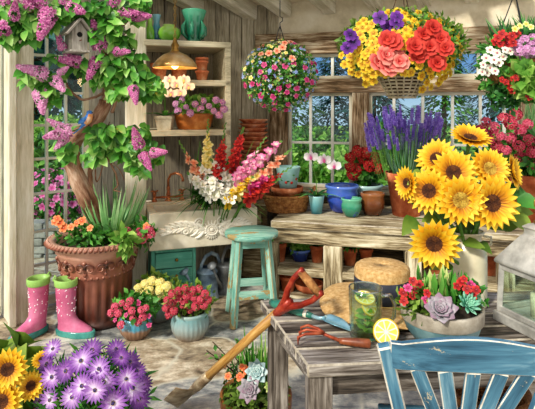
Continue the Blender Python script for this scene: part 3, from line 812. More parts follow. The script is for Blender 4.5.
# ================================================================ green drawer cabinet, watering cans
p = sk(.02, .05)
cab = thing('drawer_cabinet', 'small worn green cabinet with drawers under the sink', 'cabinet', (p.x, p.y, 0), rS)
cw, cd, ch = .36, .30, .478
mb = MB(); mb.box((.015, cd/2, ch/2), (.03, cd, ch), 'cabinet_paint', None, 2); mb.box((cw-.015, cd/2, ch/2), (.03, cd, ch), 'cabinet_paint', None, 2)
mb.box((cw/2, cd/2, ch-.012), (cw-.062, cd, .024), 'cabinet_paint'); mb.box((cw/2, cd/2, .03), (cw-.062, cd-.02, .05), 'cabinet_paint'); mb.box((cw/2, cd-.01, ch/2), (cw-.062, .018, ch-.13), 'cabinet_paint'); mb.build('body', cab, bevel=.004)
for k in range(3):
    z = .065+k*.131
    d = MB(); d.box((cw/2, .004, z+.062), (cw-.066, .028, .122), 'cabinet_paint'); d.box((cw/2, .13, z+.05), (cw-.09, .22, .08), 'cabinet_paint'); do = d.build('drawer', cab, bevel=.004)
    kb = MB(); kb.ball((cw/2+.02, -.022, z+.066), (.014, .014, .014), 'brass'); kb.tube([(cw/2+.02, -.008, z+.066), (cw/2+.02, -.022, z+.066)], .005, 'brass', 6); kb.build('knob', do)
def watercan(px, Y, label, m, s=1.0, rz=0):
    t = thing('watering_can', label, 'watering can', on(px, Y), rz)
    mb = MB(); mb.lathe([(r*s, z*s) for r, z in bowlprof([(.098, 0), (.10, .01), (.097, .03), (.093, .035), (.085, .22), (.09, .225), (.09, .235), (.084, .24), (.068, .265), (.055, .27)], .004)], m, 28); mb.build('body', t)
    for z in (.16, .21):
        pass
    mb = MB(); mb.tube([V(q)*s for q in [(.09, 0, .05), (.145, 0, .09), (.17, 0, .17), (.165, 0, .26), (.12, 0, .34), (.05, 0, .375), (-.02, 0, .36), (-.065, 0, .30), (-.07, 0, .255)]], .011*s, m, 8, squash=1.6); mb.build('handle', t)
    mb = MB(); mb.tube([V(q)*s for q in [(-.08, 0, .06), (-.16, 0, .14), (-.24, 0, .27)]], [.022*s, .016*s, .012*s], m, 10); mb.lathe([(.014*s, 0), (.04*s, .035*s), (.0001, .045*s)], m, 14, c=V((-.24, 0, .27))*s, rot=Matrix.Rotation(-.62, 3, 'Y')); mb.build('spout', t)
    return t
watercan(207, 4.26, 'blue grey metal watering can with a hooped handle under the sink', 'tin', 1.0, .9)
watercan(226, 4.42, 'dull grey metal watering can behind the stool legs', 'tin_grey', 1.03, 1.2)
# ================================================================ stool
st = thing('stool', 'round turquoise painted wooden stool with chipped paint', 'stool', on(251.5, 3.86), .18)
mb = MB(); mb.lathe([(.0001, .635), (.19, .635), (.205, .642), (.208, .66), (.203, .672), (.0001, .677)], 'teal_paint', 40); mb.build('seat', st)
LEG = []
for k in range(4):
    a = PI/4+k*PI/2; d = V((math.cos(a), math.sin(a), 0))
    mb = MB(); mb.beam(d*.225, d*.15+V((0, 0, .634)), .046, .046, 'teal_paint', up=d); mb.build('leg', st, bevel=.005, wear='worn_brown'); LEG.append(d)
for k in range(4):
    d0, d1 = LEG[k], LEG[(k+1) % 4]
    mb = MB(); z = .17 if k % 2 else .23; r_ = .225-.075*z/.634
    a_, b_ = d0*r_+V((0, 0, z)), d1*r_+V((0, 0, z)); e = (b_-a_).normalized()*.022
    mb.beam(a_+e, b_-e, .022, .06, 'teal_paint'); mb.build('stretcher', st, bevel=.003)
    z = .60; r_ = .225-.075*z/.634; a_, b_ = d0*r_+V((0, 0, z)), d1*r_+V((0, 0, z)); e = (b_-a_).normalized()*.022
    mb = MB(); mb.beam(a_+e, b_-e, .02, .06, 'teal_paint'); mb.build('seat_rail', st, bevel=.003)
# ================================================================ potting bench
Y0 = 4.13
def bf(px, back=0):  # point on line parallel to the wall, `back` metres behind the bench front
    r = (px-267.5)/F; Yv = (Y0+back/math.cos(math.radians(14)))/(1+.2493*r); return V((r*Yv, Yv))
BZ = .695
bench = thing('potting_bench', 'long weathered wooden potting bench with open cubbies under the windows', 'bench', (0, 0, 0))
uB0 = V((.045, 4.119)); e2 = V((DB.x, DB.y)); n2 = V((NB.x, NB.y))
C0 = V((.045, Y0-.2493*.045)); LB = 3.0
def bb(mb, u0, u1, t0, t1, z0, z1, m='bench_wood', axis=None):
    c = C0+e2*((u0+u1)/2)+n2*((t0+t1)/2)
    mb.box((c.x, c.y, (z0+z1)/2), (u1-u0, t1-t0, z1-z0), m, rotz_of(DB), axis)
depth = .86
mb = MB()
for k, (a, c) in enumerate([(0, .30), (.305, .60), (.605, depth)]): bb(mb, -.02+.0, LB, a, c, BZ-.065, BZ, 'bench_wood', 0)
mb.build('worktop', bench, bevel=.008, wear='worn_wood')
mb = MB(); bb(mb, 0, LB, .03, .07, BZ-.185, BZ-.067, 'bench_wood', 0); mb.build('apron_board', bench, bevel=.006)
def ub(px): # u of a pixel on the bench front face
    r = (px-267.5)/F; return (r*C0.y-C0.x)/(e2.x-r*e2.y)
for a, c in ((ub(271), ub(277)), (ub(323), ub(342)), (ub(405), ub(422)), (ub(498), ub(516))):
    mb = MB(); bb(mb, a, c, .012, .09, 0, BZ-.186, 'bench_wood', 2); mb.build('post', bench, bevel=.008)
    mb = MB(); bb(mb, a, c, .56, .62, 0, BZ-.067, 'bench_wood', 2); mb.build('post', bench, bevel=.008)
mb = MB(); bb(mb, 0, LB, .02, .05, .245, .305, 'bench_wood', 0); mb.build('shelf_front_board', bench, bevel=.006)
mb = MB(); bb(mb, 0, LB, .092, .555, .275, .30, 'bench_wood', 0); mb.build('middle_shelf', bench, bevel=.003)
mb = MB(); bb(mb, 0, LB, .092, .555, .03, .06, 'bench_wood', 0); mb.build('bottom_shelf', bench, bevel=.003)
mb = MB()
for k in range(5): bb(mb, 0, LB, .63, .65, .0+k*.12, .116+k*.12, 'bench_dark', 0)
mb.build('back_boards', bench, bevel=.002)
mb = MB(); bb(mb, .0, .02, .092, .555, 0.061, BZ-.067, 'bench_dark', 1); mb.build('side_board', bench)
def bpt(px, back, z=BZ): p = bf(px, back); return V((p.x, p.y, z))
# small shelf between sink and bench (carries the saucer stack)
led = thing('corner_cupboard', 'plain wooden corner cupboard between the sink and the bench', 'cupboard', (0, 0, 0))
q0 = sk(SL*.80, D_+.075)
mb = MB(); pl = [(-.28, 4.66), (.0, 4.60), (.06, 4.96), (-.13, 5.03), (-.28, 4.93)]
mb.prism(pl, 0, .72, 'bench_dark'); mb.build('body', led, bevel=.004)
mb = MB(); mb.prism([(-.29, 4.64), (.01, 4.58), (.07, 4.97), (-.13, 5.04), (-.29, 4.94)], .722, .75, 'bench_wood'); mb.build('top_board', led, bevel=.004)
mb = MB(); mb.beam((-.22, 4.642, .38), (-.06, 4.608, .38), .02, .56, 'bench_wood'); dd = mb.build('door', led, bevel=.003)
mb = MB(); mb.ball((-.09, 4.60, .42), .014, 'brass'); mb.build('knob', dd)
base = V((-.135, 4.80, .751))
t = thing('terracotta_pot', 'tall terracotta pot carrying the stack of saucers behind the gladioli', 'plant pot', base)
mb = MB(); mb.lathe(potprof(.40, .135, .10, .16), 'old_terracotta', 32); mb.build('body', t)
z = base.z+.40
nS = 9; hS = (1.63-(119-107)*4.8/500-z)/nS
for k in range(nS):
    lab = 'fluted terracotta saucer, %s of the tall stack by the corner' % ['lowest', 'second from the bottom', 'third from the bottom', 'fourth from the bottom', 'the middle one', 'fourth from the top', 'third from the top', 'second from the top', 'topmost'][k]
    s_ = thing('terracotta_saucer', lab, 'saucer', (base.x+R.uniform(-.006, .006), base.y, z+k*hS), R.uniform(0, 3), 'stacked terracotta saucers')
    mb = MB(); mb.lathe(bowlprof([(.10, 0), (.115, hS*.5), (.135, hS*.72), (.142, hS*.95)], .012), 'old_terracotta', 48, wob=(13, .004)); mb.build('body', s_)
# ================================================================ rustic table
TA = math.radians(5); tx = V((math.cos(TA), math.sin(TA), 0)); ty = V((-math.sin(TA), math.cos(TA), 0))
TO = V((.137, 1.70, 0)); TZ = .75; TLx, TLy = 1.6, .60
tab = thing('rustic_table', 'weathered grey plank table in front with garden tools on it', 'table', TO, TA)
# left edge leans towards the back left
sk_ = -.12
def tp(u, v): return (u+sk_*(v/TLy)*(1-u/TLx), v)
nb = 5
for k in range(nb):
    v0 = TLy*k/nb+.002; v1 = TLy*(k+1)/nb-.002
    mb = MB(); mb.prism([tp(0, v0), tp(TLx, v0), tp(TLx, v1), tp(0, v1)], TZ-.045, TZ, 'table_wood'); mb.build('tabletop_plank', tab, bevel=.006, wear='worn_wood')
def leg(u, v):
    mb = MB(); c = tp(u, v); mb.box((c[0], c[1], (TZ-.047)/2), (.085, .085, TZ-.047), 'table_leg', None, 2); mb.build('leg', tab, bevel=.006)
for u, v in ((.06, .06), (.06, TLy-.06), (TLx-.06, .06), (TLx-.06, TLy-.06)): leg(u, v)
def trail(a, b): 
    mb = MB(); mb.beam((*a, TZ-.09), (*b, TZ-.09), .025, .085, 'table_leg'); mb.build('side_rail', tab, bevel=.004)
x0 = tp(.06, .06); x1 = tp(.06, TLy-.06)
trail((x0[0], x0[1]+.045), (x1[0], x1[1]-.045)); trail((x0[0]+.045, .06), (TLx-.105, .06)); trail((x1[0]+.045, TLy-.06), (TLx-.105, TLy-.06)); trail((TLx-.06, .105), (TLx-.06, TLy-.105))
# ================================================================ chair
chair = thing('slatback_chair', 'blue painted slat back chair with chipped white edges at the table', 'chair', (.612, 1.58, 0), -.09)
W2 = .255
def bk(z): return -.00-.10*(z-.45)/.45   # back leans towards the viewer
for s_ in (-1, 1):
    mb = MB(); mb.beam((s_*(W2-.115), .0, 0), (s_*(W2-.115), bk(.45), .45), .042, .042, 'blue_paint', up=(0, 1, 0)); mb.beam((s_*(W2-.115), bk(.45), .44), (s_*W2, bk(.9)-.0, .915), .042, .034, 'blue_paint', up=(0, 1, 0)); mb.build('rear_leg', chair, bevel=.005, wear='worn_white')
    mb = MB(); mb.beam((s_*(W2-.07), .33, 0), (s_*(W2-.07), .33, .44), .042, .042, 'blue_paint'); mb.build('front_leg', chair, bevel=.005, wear='worn_white')
mb = MB(); mb.prism([(-W2+.07, .03), (W2-.07, .03), (W2-.04, .36), (-W2+.04, .36)], .442, .475, 'blue_paint'); mb.build('seat', chair, bevel=.008)
# top rail: curved board
mb = MB(); n_ = 14; pr = []
for i in range(n_+1):
    q = -1+2*i/n_; x = q*(W2-.018); arch = .028*math.cos(q*PI*.62)**1 if abs(q) < .806 else -.004+.004*(1-abs(q)); bow = -.028*(1-q*q)
    for zz, top in ((.845, 0), (.935, 1)):
        y_ = bk(zz)+bow
        pr.append((x, y_-.012, zz+arch*(1 if top else .35))); pr.append((x, y_+.012, zz+arch*(1 if top else .35)))
vs = pr; fs = []
for i in range(n_):
    o = i*4; p_ = o+4
    fs += [(o, p_, p_+2, o+2), (o+1, o+3, p_+3, p_+1), (o+2, p_+2, p_+3, o+3), (o, o+1, p_+1, p_)]
fs += [(0, 2, 3, 1), (n_*4, n_*4+1, n_*4+3, n_*4+2)]
mb.add(vs, fs, 'blue_paint', None, [(v[0]+3, v[1], v[2]) for v in vs]); mb.build('top_rail', chair, bevel=.003, wear='worn_white')
mb = MB(); mb.beam((-W2+.10, bk(.6)+0, .60), (W2-.10, bk(.6), .60), .022, .045, 'blue_paint'); mb.build('lower_rail', chair, bevel=.004)
for k in range(5):
    q = (k-2)/2; xt = q*.160; xb = q*.068; bow = -.028*(1-(xt/W2)**2)
    mb = MB(); mb.beam((xb, bk(.62), .622), (xt, bk(.86)+bow, .85+.006), .043, .014, 'blue_paint', up=(0, 1, 0)); mb.build('back_slat', chair, bevel=.003, wear='worn_white')
for s_ in (-1, 1):
    mb = MB(); mb.beam((s_*(W2-.115), .03, .20), (s_*(W2-.07), .31, .20), .02, .03, 'blue_paint'); mb.build('stretcher', chair, bevel=.003)
# ================================================================ boots
def boot(px, Y, rz, label):
    t = thing('rain_boot', label, 'boot', on(px, Y), rz, 'pink rain boots')
    k = 1.0
    # shaft then foot: centre line, local +x is the toe
    secs = []
    for z, cx_, rx, ry in ((.385, 0, .075, .066), (.30, .0, .073, .062), (.20, .0, .066, .056), (.14, .005, .066, .053), (.11, .018, .078, .052), (.09, .04, .098, .051), (.065, .065, .125, .050), (.04, .072, .135, .051), (.025, .072, .137, .052)):
        secs.append((z, cx_, rx, ry))
    vs = []; ts = []; n_ = 28
    for z, cx_, rx, ry in secs:
        for j in range(n_):
            a = 2*PI*j/n_; vs.append((cx_+rx*math.cos(a), ry*math.sin(a), z)); ts.append(z/.4)
    fs = []
    for i in range(len(secs)-1):
        for j in range(n_): j2 = (j+1) % n_; fs.append((i*n_+j2, i*n_+j, (i+1)*n_+j, (i+1)*n_+j2))
    m_ = len(secs)
    fs.append(tuple((m_-1)*n_+j for j in range(n_-1, -1, -1)))
    mb = MB(); mb.add(vs, fs, 'boot_pink', ts, None, True)
    for i in range(70):   # polka dots lying on the shaft
        z = R.uniform(.14, .35); a = R.uniform(0, 2*PI); q = (z-.14)/.245; rx = .066+.009*q-.002; ry = .053+.013*q-.002
        mb.ball((rx*math.cos(a)+.002, ry*math.sin(a), z), .0048, 'boot_dot', 6, k=4)
    mb.build('upper', t)
    mb = MB()
    for (zz, e) in ((.360, .004), (.400, .006)): pass
    vs = []; 
    ring = [(.355, .078, .069), (.36, .081, .072), (.40, .083, .074), (.404, .080, .071), (.404, .070, .061), (.36, .068, .059)]
    for z, rx, ry in ring:
        for j in range(n_): a = 2*PI*j/n_; vs.append((rx*math.cos(a), ry*math.sin(a), z))
    fs = []
    for i in range(len(ring)-1):
        for j in range(n_): j2 = (j+1) % n_; fs.append((i*n_+j, i*n_+j2, (i+1)*n_+j2, (i+1)*n_+j))
    mb.add(vs, fs, 'boot_green', None, None, True)
    mb.tube([(-.08, 0, .37), (-.10, 0, .39), (-.085, 0, .42), (-.07, 0, .40)], .006, 'boot_green', 6); mb.build('cuff', t)
    mb = MB(); vs = []; ring = [(0, .140, .052), (.005, .148, .060), (.04, .150, .062), (.046, .146, .058)]
    for z, rx, ry in ring:
        for j in range(n_):
            a = 2*PI*j/n_; w_ = 1-.22*max(0, -math.cos(a))*0; vs.append((.072+rx*math.cos(a), ry*math.sin(a)*(1-.12*(math.cos(a) < -.2)), z))
    fs = [tuple(range(n_-1, -1, -1)), tuple((len(ring)-1)*n_+j for j in range(n_))]
    for i in range(len(ring)-1):
        for j in range(n_): j2 = (j+1) % n_; fs.append((i*n_+j, i*n_+j2, (i+1)*n_+j2, (i+1)*n_+j))
    mb.add(vs, fs, 'boot_sole', None, None, False); mb.build('sole', t, bevel=.003)
    return t
boot(38.5, 3.60, -2.15, 'pink dotted rain boot standing next to the pale door post, toe to the viewer')
boot(66, 3.575, -.15, 'pink dotted rain boot standing against the copper urn, toe turned to the urn')
# ================================================================ urn
U = on(98, 3.86)
urn = thing('urn_planter', 'huge fluted copper brown urn planted with orange flowers and grass', 'planter', U)
prof = [(.255, 0), (.275, .015), (.268, .045), (.25, .06), (.262, .10), (.268, .20), (.275, .32), (.285, .405), (.30, .415), (.295, .43), (.305, .50), (.325, .565), (.34, .585), (.335, .60), (.37, .625), (.40, .65), (.405, .665), (.39, .685), (.345, .68), (.325, .64), (.30, .60), (.0001, .60)]
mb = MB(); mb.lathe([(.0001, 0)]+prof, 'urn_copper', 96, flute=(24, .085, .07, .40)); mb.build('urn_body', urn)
mb = MB()   # rope edge and scroll reliefs
for k in range(64):
    a = 2*PI*k/64; d = V((math.cos(a), math.sin(a), 0)); tt = V((-math.sin(a), math.cos(a), 0))
    mb.tube([d*.385+tt*-.012+V((0, 0, .645)), d*.412+V((0, 0, .665)), d*.392+tt*.016+V((0, 0, .688))], [.008, .016, .008], 'urn_copper', 6)
mb.build('rope_rim', urn)
mb = MB()
def onurn(a, z, e=.004):
    r_ = .30+(.335-.30)*(z-.43)/.16+e; return V((r_*math.cos(a), r_*math.sin(a), z))
for k in range(12):
    a0 = 2*PI*k/12
    for sg in (-1, 1):
        pts = []
        for i in range(15):
            q = i/14; ang = q*2.1*PI; rr = .048*(1-.75*q)
            pts.append(onurn(a0+sg*(.125+ -rr*math.cos(ang)/.32), .50+rr*math.sin(ang)*.95))
        mb.tube(pts, [.009*(1-.45*i/14) for i in range(15)], 'urn_copper', 6)
    mb.ball(onurn(a0, .455, .0), (.014, .014, .02), 'urn_copper', 8); mb.ball(onurn(a0, .545, .0), (.016, .016, .016), 'urn_copper', 8)
    mb.tube([onurn(a0, .44), onurn(a0, .56)], .006, 'urn_copper', 6)
for k in range(40):
    a = 2*PI*k/40; mb.ball((.293*math.cos(a), .293*math.sin(a), .42), .013, 'urn_copper', 8, k=5)
mb.build('scroll_relief', urn)
mb = MB(); mb.lathe([(.0001, .635), (.2, .635), (.318, .622)], 'soil', 32); mb.build('soil', urn)
for o in list(bpy.data.objects):
    if o.parent == urn: o.scale = (.9, .9, .93)
# ================================================================ lantern
lc = on(540, 2.0, TZ)
lan = thing('lantern', 'large whitewashed metal lantern with glass panes and brass ring top', 'lantern', (lc.x, lc.y, TZ+.001), .35)
h0 = .04; hb = .195; rb_, rt_ = .104, .098
mb = MB(); mb.box((0, 0, .02), (.245, .245, .04), 'zinc'); mb.build('base', lan, bevel=.005)
cn = [(-1, -1), (1, -1), (1, 1), (-1, 1)]
mb = MB()
for x, y in cn: mb.beam((x*rb_, y*rb_, .04), (x*rt_, y*rt_, hb+.04), .022, .022, 'zinc')
for k in range(4):
    a, b2 = cn[k], cn[(k+1) % 4]
    mb.beam((a[0]*rb_, a[1]*rb_, .052), (b2[0]*rb_, b2[1]*rb_, .052), .016, .022, 'zinc'); mb.beam((a[0]*rt_, a[1]*rt_, hb+.03), (b2[0]*rt_, b2[1]*rt_, hb+.03), .018, .024, 'zinc')
mb.build('frame', lan, bevel=.003)
mb = MB()
for k in range(4):
    a, b2 = cn[k], cn[(k+1) % 4]
    vs = [(a[0]*rb_, a[1]*rb_, .06), (b2[0]*rb_, b2[1]*rb_, .06), (b2[0]*rt_, b2[1]*rt_, hb+.02), (a[0]*rt_, a[1]*rt_, hb+.02)]
    mb.add(vs, [(0, 1, 2, 3)], 'mug_glass')
mb.build('glass', lan, solid=.003)
mb = MB()
pr = [(.118, hb+.042), (.121, hb+.053), (.118, hb+.06), (.05, hb+.165), (.042, hb+.17), (.042, hb+.195), (.05, hb+.20), (.03, hb+.215)]
vs = []; fs = []
for r_, z in pr:
    for x, y in cn: vs.append((x*r_, y*r_, z))
for i in range(len(pr)-1):
    for j in range(4): j2 = (j+1) % 4; fs.append((i*4+j, i*4+j2, (i+1)*4+j2, (i+1)*4+j))
fs += [(3, 2, 1, 0), tuple((len(pr)-1)*4+j for j in range(4))]
mb.add(vs, fs, 'zinc'); mb.build('roof', lan, bevel=.004)
mb = MB(); z = hb+.216; mb.lathe([(.0001, z), (.02, z), (.024, z+.008), (.012, z+.02), (.01, z+.04), (.02, z+.05), (.01, z+.06), (.0001, z+.065)], 'brass', 16)
mb.tube([(.028*math.cos(q), 0, z+.085+.028*math.sin(q)) for q in [2*PI*j/20 for j in range(21)]], .004, 'brass', 6); mb.build('ring_finial', lan)
mb = MB(); mb.lathe([(.0001, .041), (.035, .041), (.035, .13), (.03, .135), (.0001, .132)], 'enamel', 20)
cnd = thing('pillar_candle', 'cream pillar candle standing inside the white lantern', 'candle', (lc.x, lc.y, TZ+.001)); mb.build('wax', cnd)
mb = MB(); mb.tube([(0, 0, .13), (.002, 0, .147)], .002, 'black', 5); mb.build('wick', cnd)
# ================================================================ straw hat
hc = at(382, 289, 2.20)
hat = thing('straw_hat', 'wide brimmed straw hat with a dark band on the table', 'hat', (hc.x, hc.y, TZ+.004), .1)
mb = MB(); mb.lathe([(.0001, .180), (.06, .184), (.104, .181), (.114, .174), (.117, .162), (.118, .042), (.122, .036)], 'straw', 48)
mb.build('crown', hat, solid=.003)
mb = MB(); pr = [(.120, .036), (.16, .034), (.21, .026), (.26, .010), (.272, .004)]
mb.lathe(pr, 'straw', 64); o = mb.build('brim', hat, solid=.004)
for v in o.data.vertices:
    a = math.atan2(v.co.y, v.co.x); r_ = v.co.xy.length
    if r_ > .2: v.co.z += .012*(r_-.2)/.07*math.sin(a*3+1)+.006
mb = MB(); mb.lathe([(.1185, .042), (.1225, .044), (.1215, .134), (.117, .136)], 'hat_band', 48); mb.build('hat_band', hat)
# ================================================================ mug of mint and lemon water
mc = at(365.5, 333, 1.92); mc.z = TZ+.001
mug = thing('glass_mug', 'tall clear glass mug of lemon and mint water', 'mug', mc)
r1, hh = .064, .186
mb = MB(); mb.lathe([(.0001, .0), (r1*.88, 0), (r1*.93, .006), (r1, hh), (r1-.004, hh+.002), (r1-.006, hh-.003), (r1*.93-.006, .014), (.0001, .012)], 'mug_glass', 40)
for z_, rr0 in ((hh, r1-.002), (.004, r1*.9)): mb.tube([(rr0*math.cos(q), rr0*math.sin(q), z_) for q in [2*PI*j/40 for j in range(41)]], .0028, 'glass_rim', 6, False)
mb.build('body', mug)
mb = MB(); mb.tube([(r1*.97, -.0, hh*.82), (r1+.03, -.0, hh*.84), (r1+.048, -.0, hh*.66), (r1+.046, -.0, hh*.40), (r1+.02, 0, hh*.2), (r1*.94, 0, hh*.2)], .0075, 'glass_rim', 10); mb.build('handle', mug)
def lemonslice(mb, c, r_, nrm, th=.008, half=False):
    d, s1, u1 = frame(nrm); c = V(c)
    rotm = Matrix((s1, u1, d)).transposed()
    mb.lathe([(.0001, -th/2), (r_*.97, -th/2), (r_, 0), (r_*.97, th/2), (.0001, th/2)], 'lemon_skin', 32, c=c, rot=rotm)
    mb.lathe([(.0001, th/2+.0008), (r_*.9, th/2+.0008)], 'lemon_pith', 32, c=c, rot=rotm)
    for k in range(9):
        a = 2*PI*k/9; b = a+2*PI/9*.86
        pts = [(r_*.12, (a+b)/2), (r_*.5, a+.06), (r_*.80, a+.02), (r_*.84, (a+b)/2), (r_*.80, b-.02), (r_*.5, b-.06)]
        vs = [c+s1*q*math.cos(w_)+u1*q*math.sin(w_)+d*(th/2+.0022) for q, w_ in pts]
        mb.add(vs, [tuple(range(6))], 'lemon_pulp')
mb = MB(); mb.lathe([(.0001, .016), (r1*.86, .016), (r1*.92, .16), (.0001, .16)], 'water_fill', 32) if 'water_fill' in MATS else None
if mb.v: mb.build('drink', mug)
for k, (c_, r_, nn, lab) in enumerate([((-.004, -.010, .150), .040, (0.1, -.35, 1), 'lemon slice floating at the top of the mug'), ((.012, -.012, .118), .036, (.5, -.7, .5), 'lemon slice sunk just below the surface in the mug')]):
    s_ = thing('lemon_slice', lab, 'lemon slice', mc, 0, 'lemon slices in the mug'); mb = MB(); lemonslice(mb, c_, r_, nn, .006); mb.build('slice', s_)
mn = thing('mint_sprig', 'green mint sprig inside the glass mug', 'mint', mc)
mb = MB(); mb.tube([(0, 0, .02), (.01, -.01, .08), (0, -.012, .15)], .0022, 'stem', 6); mb.build('stem', mn)
mb = MB()
for k in range(13):
    z = .022+.0075*k; a = k*2.2; mb.leaf((-.003, -.012, z), (math.cos(a), math.sin(a)-.3, .35), (0, -.6, 1), .040, .026, 'bush_light', -.2, 3)
for k in range(5):
    a = k*1.3; mb.leaf((-.02, -.02, .158), (math.cos(a), math.sin(a), .5), (0, 0, 1), .03, .02, 'leaf_mid', -.2, 3)
mb.build('leaves', mn)
# lemon half leaning on the mug
lh = at(386, 341, 1.85); lh.z = TZ
lem = thing('lemon_half', 'cut lemon half facing the viewer beside the mug handle', 'lemon', (lh.x, lh.y, TZ+.0005))
mb = MB(); rr = .048
d = V((-.1, -1, .18)).normalized(); dd_, s1, u1 = frame(d); rotm = Matrix((s1, u1, dd_)).transposed()
mb.lathe([(.0001, -.05), (.012, -.048), (.018, -.042), (.034, -.03), (.045, -.012), (rr, 0)], 'lemon_skin', 32, c=(0, .0, rr), rot=rotm)
lemonslice(mb, (0, 0, rr), rr, d, .002); mb.build('fruit', lem)
# ================================================================ tools on the table
def place(name, label, cat, px, py, Y, rz=0): 
    p = at(px, py, Y); return thing(name, label, cat, (p.x, p.y, p.z), rz)
# trowel with a green handle: handle end overhangs the table edge
Yt = .88*F/(327-HY)
a0 = at(271, 311, 2.20); a0.z = TZ+.022; a1 = at(322, 326, 2.02); a1.z = TZ+.022
tro = thing('garden_trowel', 'trowel with a green handle and pale blue steel blade on the table', 'trowel', (a0.x, a0.y, TZ))
d = (a1-a0); Ld_ = d.length; d.normalize()
def loc(k, z=.022): return d*k+V((0, 0, z))
mb = MB(); mb.tube([loc(0), loc(.02), loc(.06), loc(.16), loc(.20), loc(.225)], [.014, .020, .0205, .018, .014, .011], 'green_handle', 14); mb.tube([loc(.185), loc(.20)], [.0165, .0150], 'enamel', 14); mb.build('handle', tro)
mb = MB(); mb.tube([loc(.22), loc(.255, .022), loc(.285, .03)], [.007, .006, .006], 'blue_steel', 8)
bl_ = []; n_ = 8; sdv = V((-d.y, d.x, 0))
vs = []; fs = []
for i in range(n_+1):
    q = i/n_; w_ = .036*min(1, .45+q*3)*(1-max(0, q-.55)/.45)**.6 if q < 1 else .0005
    for j in range(7):
        r_ = -1+2*j/6; vs.append(loc(.275+.135*q, .026-.012*q+.014*r_*r_*min(1, w_/.03))+sdv*w_*r_)
for i in range(n_):
    for j in range(6): o_ = i*7+j; fs.append((o_, o_+1, o_+8, o_+7))
mb.add(vs, fs, 'blue_steel', None, None, True); mb.build('blade', tro, solid=.002)
# cultivator
c0 = at(371, 349, 1.82); c0.z = TZ; c1 = at(318, 341, 1.86); c1.z = TZ
cul = thing('hand_cultivator', 'hand cultivator with red claws and brown wooden handle', 'hand rake', (c0.x, c0.y, TZ))
d = (c1-c0); d.z = 0; Lc = d.length; d.normalize(); sdv = V((-d.y, d.x, 0))
def loc(k, z=.018, s_=0): return d*k+V((0, 0, z))+sdv*s_
mb = MB(); mb.tube([loc(0), loc(.006), loc(.03), loc(.07), loc(.10), loc(.115)], [.010, .0165, .0165, .0145, .012, .010], 'handle_wood', 14); mb.build('handle', cul)
mb = MB(); mb.tube([loc(.11), loc(.15, .03), loc(.175, .04)], [.0075, .006, .007], 'red_tine', 8); mb.build('shank', cul)
for s_ in (-1, 0, 1):
    mb = MB(); mb.tube([loc(.17, .04), loc(.195, .046, s_*-.02), loc(.235, .048, s_*-.038), loc(.262, .036, s_*-.042), loc(.262, .008, s_*-.040)], [.006, .006, .0055, .005, .002], 'red_tine', 8); mb.build('tine', cul)
# ================================================================ shovel leaning on the table
tip = on(176, 2.71, .012); top = at(312, 281, 1.97)
shv = thing('garden_shovel', 'long handled shovel with a red D grip leaning on the table corner', 'shovel', tip)
d = (top-tip); Ls = d.length; d.normalize(); d0, s0, u0 = frame(d)
vw = (tip+d*Ls*.9-V((0, 0, EYE))).normalized(); sv = (d.cross(vw)).normalized(); uv = sv.cross(d).normalized()
def loc(k, a=0, b=0): return d*k+s0*a+u0*b
mb = MB(); mb.tube([loc(.30), loc(.6), loc(Ls-.28)], [.022, .021, .020], 'shaft', 12); mb.build('shaft', shv)
mb = MB(); mb.tube([loc(.20), loc(.28), loc(.42)], [.017, .023, .022], 'shovel_steel', 10)
vs = []; fs = []; n_ = 10
for i in range(n_+1):
    q = i/n_; w_ = .112*math.sin(PI*(.12+.66*(1-q)**.0*1))**.01*(1-(max(0, .5-q)/.5)**2.2*.85)
    for j in range(9):
        r_ = -1+2*j/8; vs.append(loc(.01+.27*q, w_*r_, .05*r_*r_-.014+.01*q*(1-abs(r_))))
for i in range(n_):
    for j in range(8): o_ = i*9+j; fs.append((o_, o_+1, o_+10, o_+9))
mb.add(vs, fs, 'shovel_steel', None, None, True); mb.build('blade', shv, solid=.003)
def lo2(k, a=0, b=0): return d*k+sv*a+uv*b
mb = MB()
k0 = Ls-.215
for s_ in (-1, 1): mb.tube([lo2(k0-.03, s_*.006), lo2(k0+.03, s_*.016), lo2(k0+.08, s_*.040), lo2(k0+.15, s_*.056), lo2(k0+.215, s_*.056)], [.015, .016, .013, .012, .012], 'red_metal', 10)
mb.tube([lo2(k0-.10), lo2(k0-.0), lo2(k0+.05)], [.017, .021, .016], 'red_metal', 12); mb.build('grip_yoke', shv)
mb = MB(); mb.tube([lo2(k0+.20, -.056), lo2(k0+.20, 0), lo2(k0+.20, .056)], [.015, .018, .015], 'wicker', 12); mb.build('grip_bar', shv, label='worn wooden cross bar of the grip')
# ================================================================ flower prototypes (meshes at the origin facing +Z)
def petal_ring(mb, n, L, W, m, rise=.2, curl=0, shape='wide', z=0, off=0, r0=0, seg=3, fold=.2):
    for k in range(n):
        a = 2*PI*k/n+off; d = V((math.cos(a), math.sin(a), rise))
        mb.leaf((r0*math.cos(a), r0*math.sin(a), z), d, (0, 0, 1), L*R.uniform(.92, 1.06), W, m, curl, seg, shape, fold)
def five(name, m, core, r=.03, w=1.0, n=5, rise=.35, curl=-.3, cs=.16):
    mb = MB(); petal_ring(mb, n, r, r*w, m, rise, curl, 'wide', 0, R.random(), .0, 2, .15)
    mb.ball((0, 0, r*.12), (r*cs, r*cs, r*cs), core, 8, k=4); return proto(mb.build(name))
def cluster(name, m, r, n, fr, flat=.75, core='p_paleyellow'):
    """a rounded head of little florets"""
    mb = MB()
    for p, nn in spread(n, (0, 0, 0), (r, r, r*flat), cut=-.25, tries=12):
        d, s1, u1 = frame(nn); o = R.random()*3
        for k in range(5):
            a = 2*PI*k/5+o; dd = s1*math.cos(a)+u1*math.sin(a)+nn*.3
            mb.leaf(p, dd, nn, fr, fr*.95, m, -.2, 2, 'wide', .1)
        mb.ball(p+nn*fr*.1, fr*.12, core, 5, k=3)
    return proto(mb.build(name))
yel5 = five('yellow_bloom', 'p_yellow', 'p_sun', .034, 1.05, 5, .3)
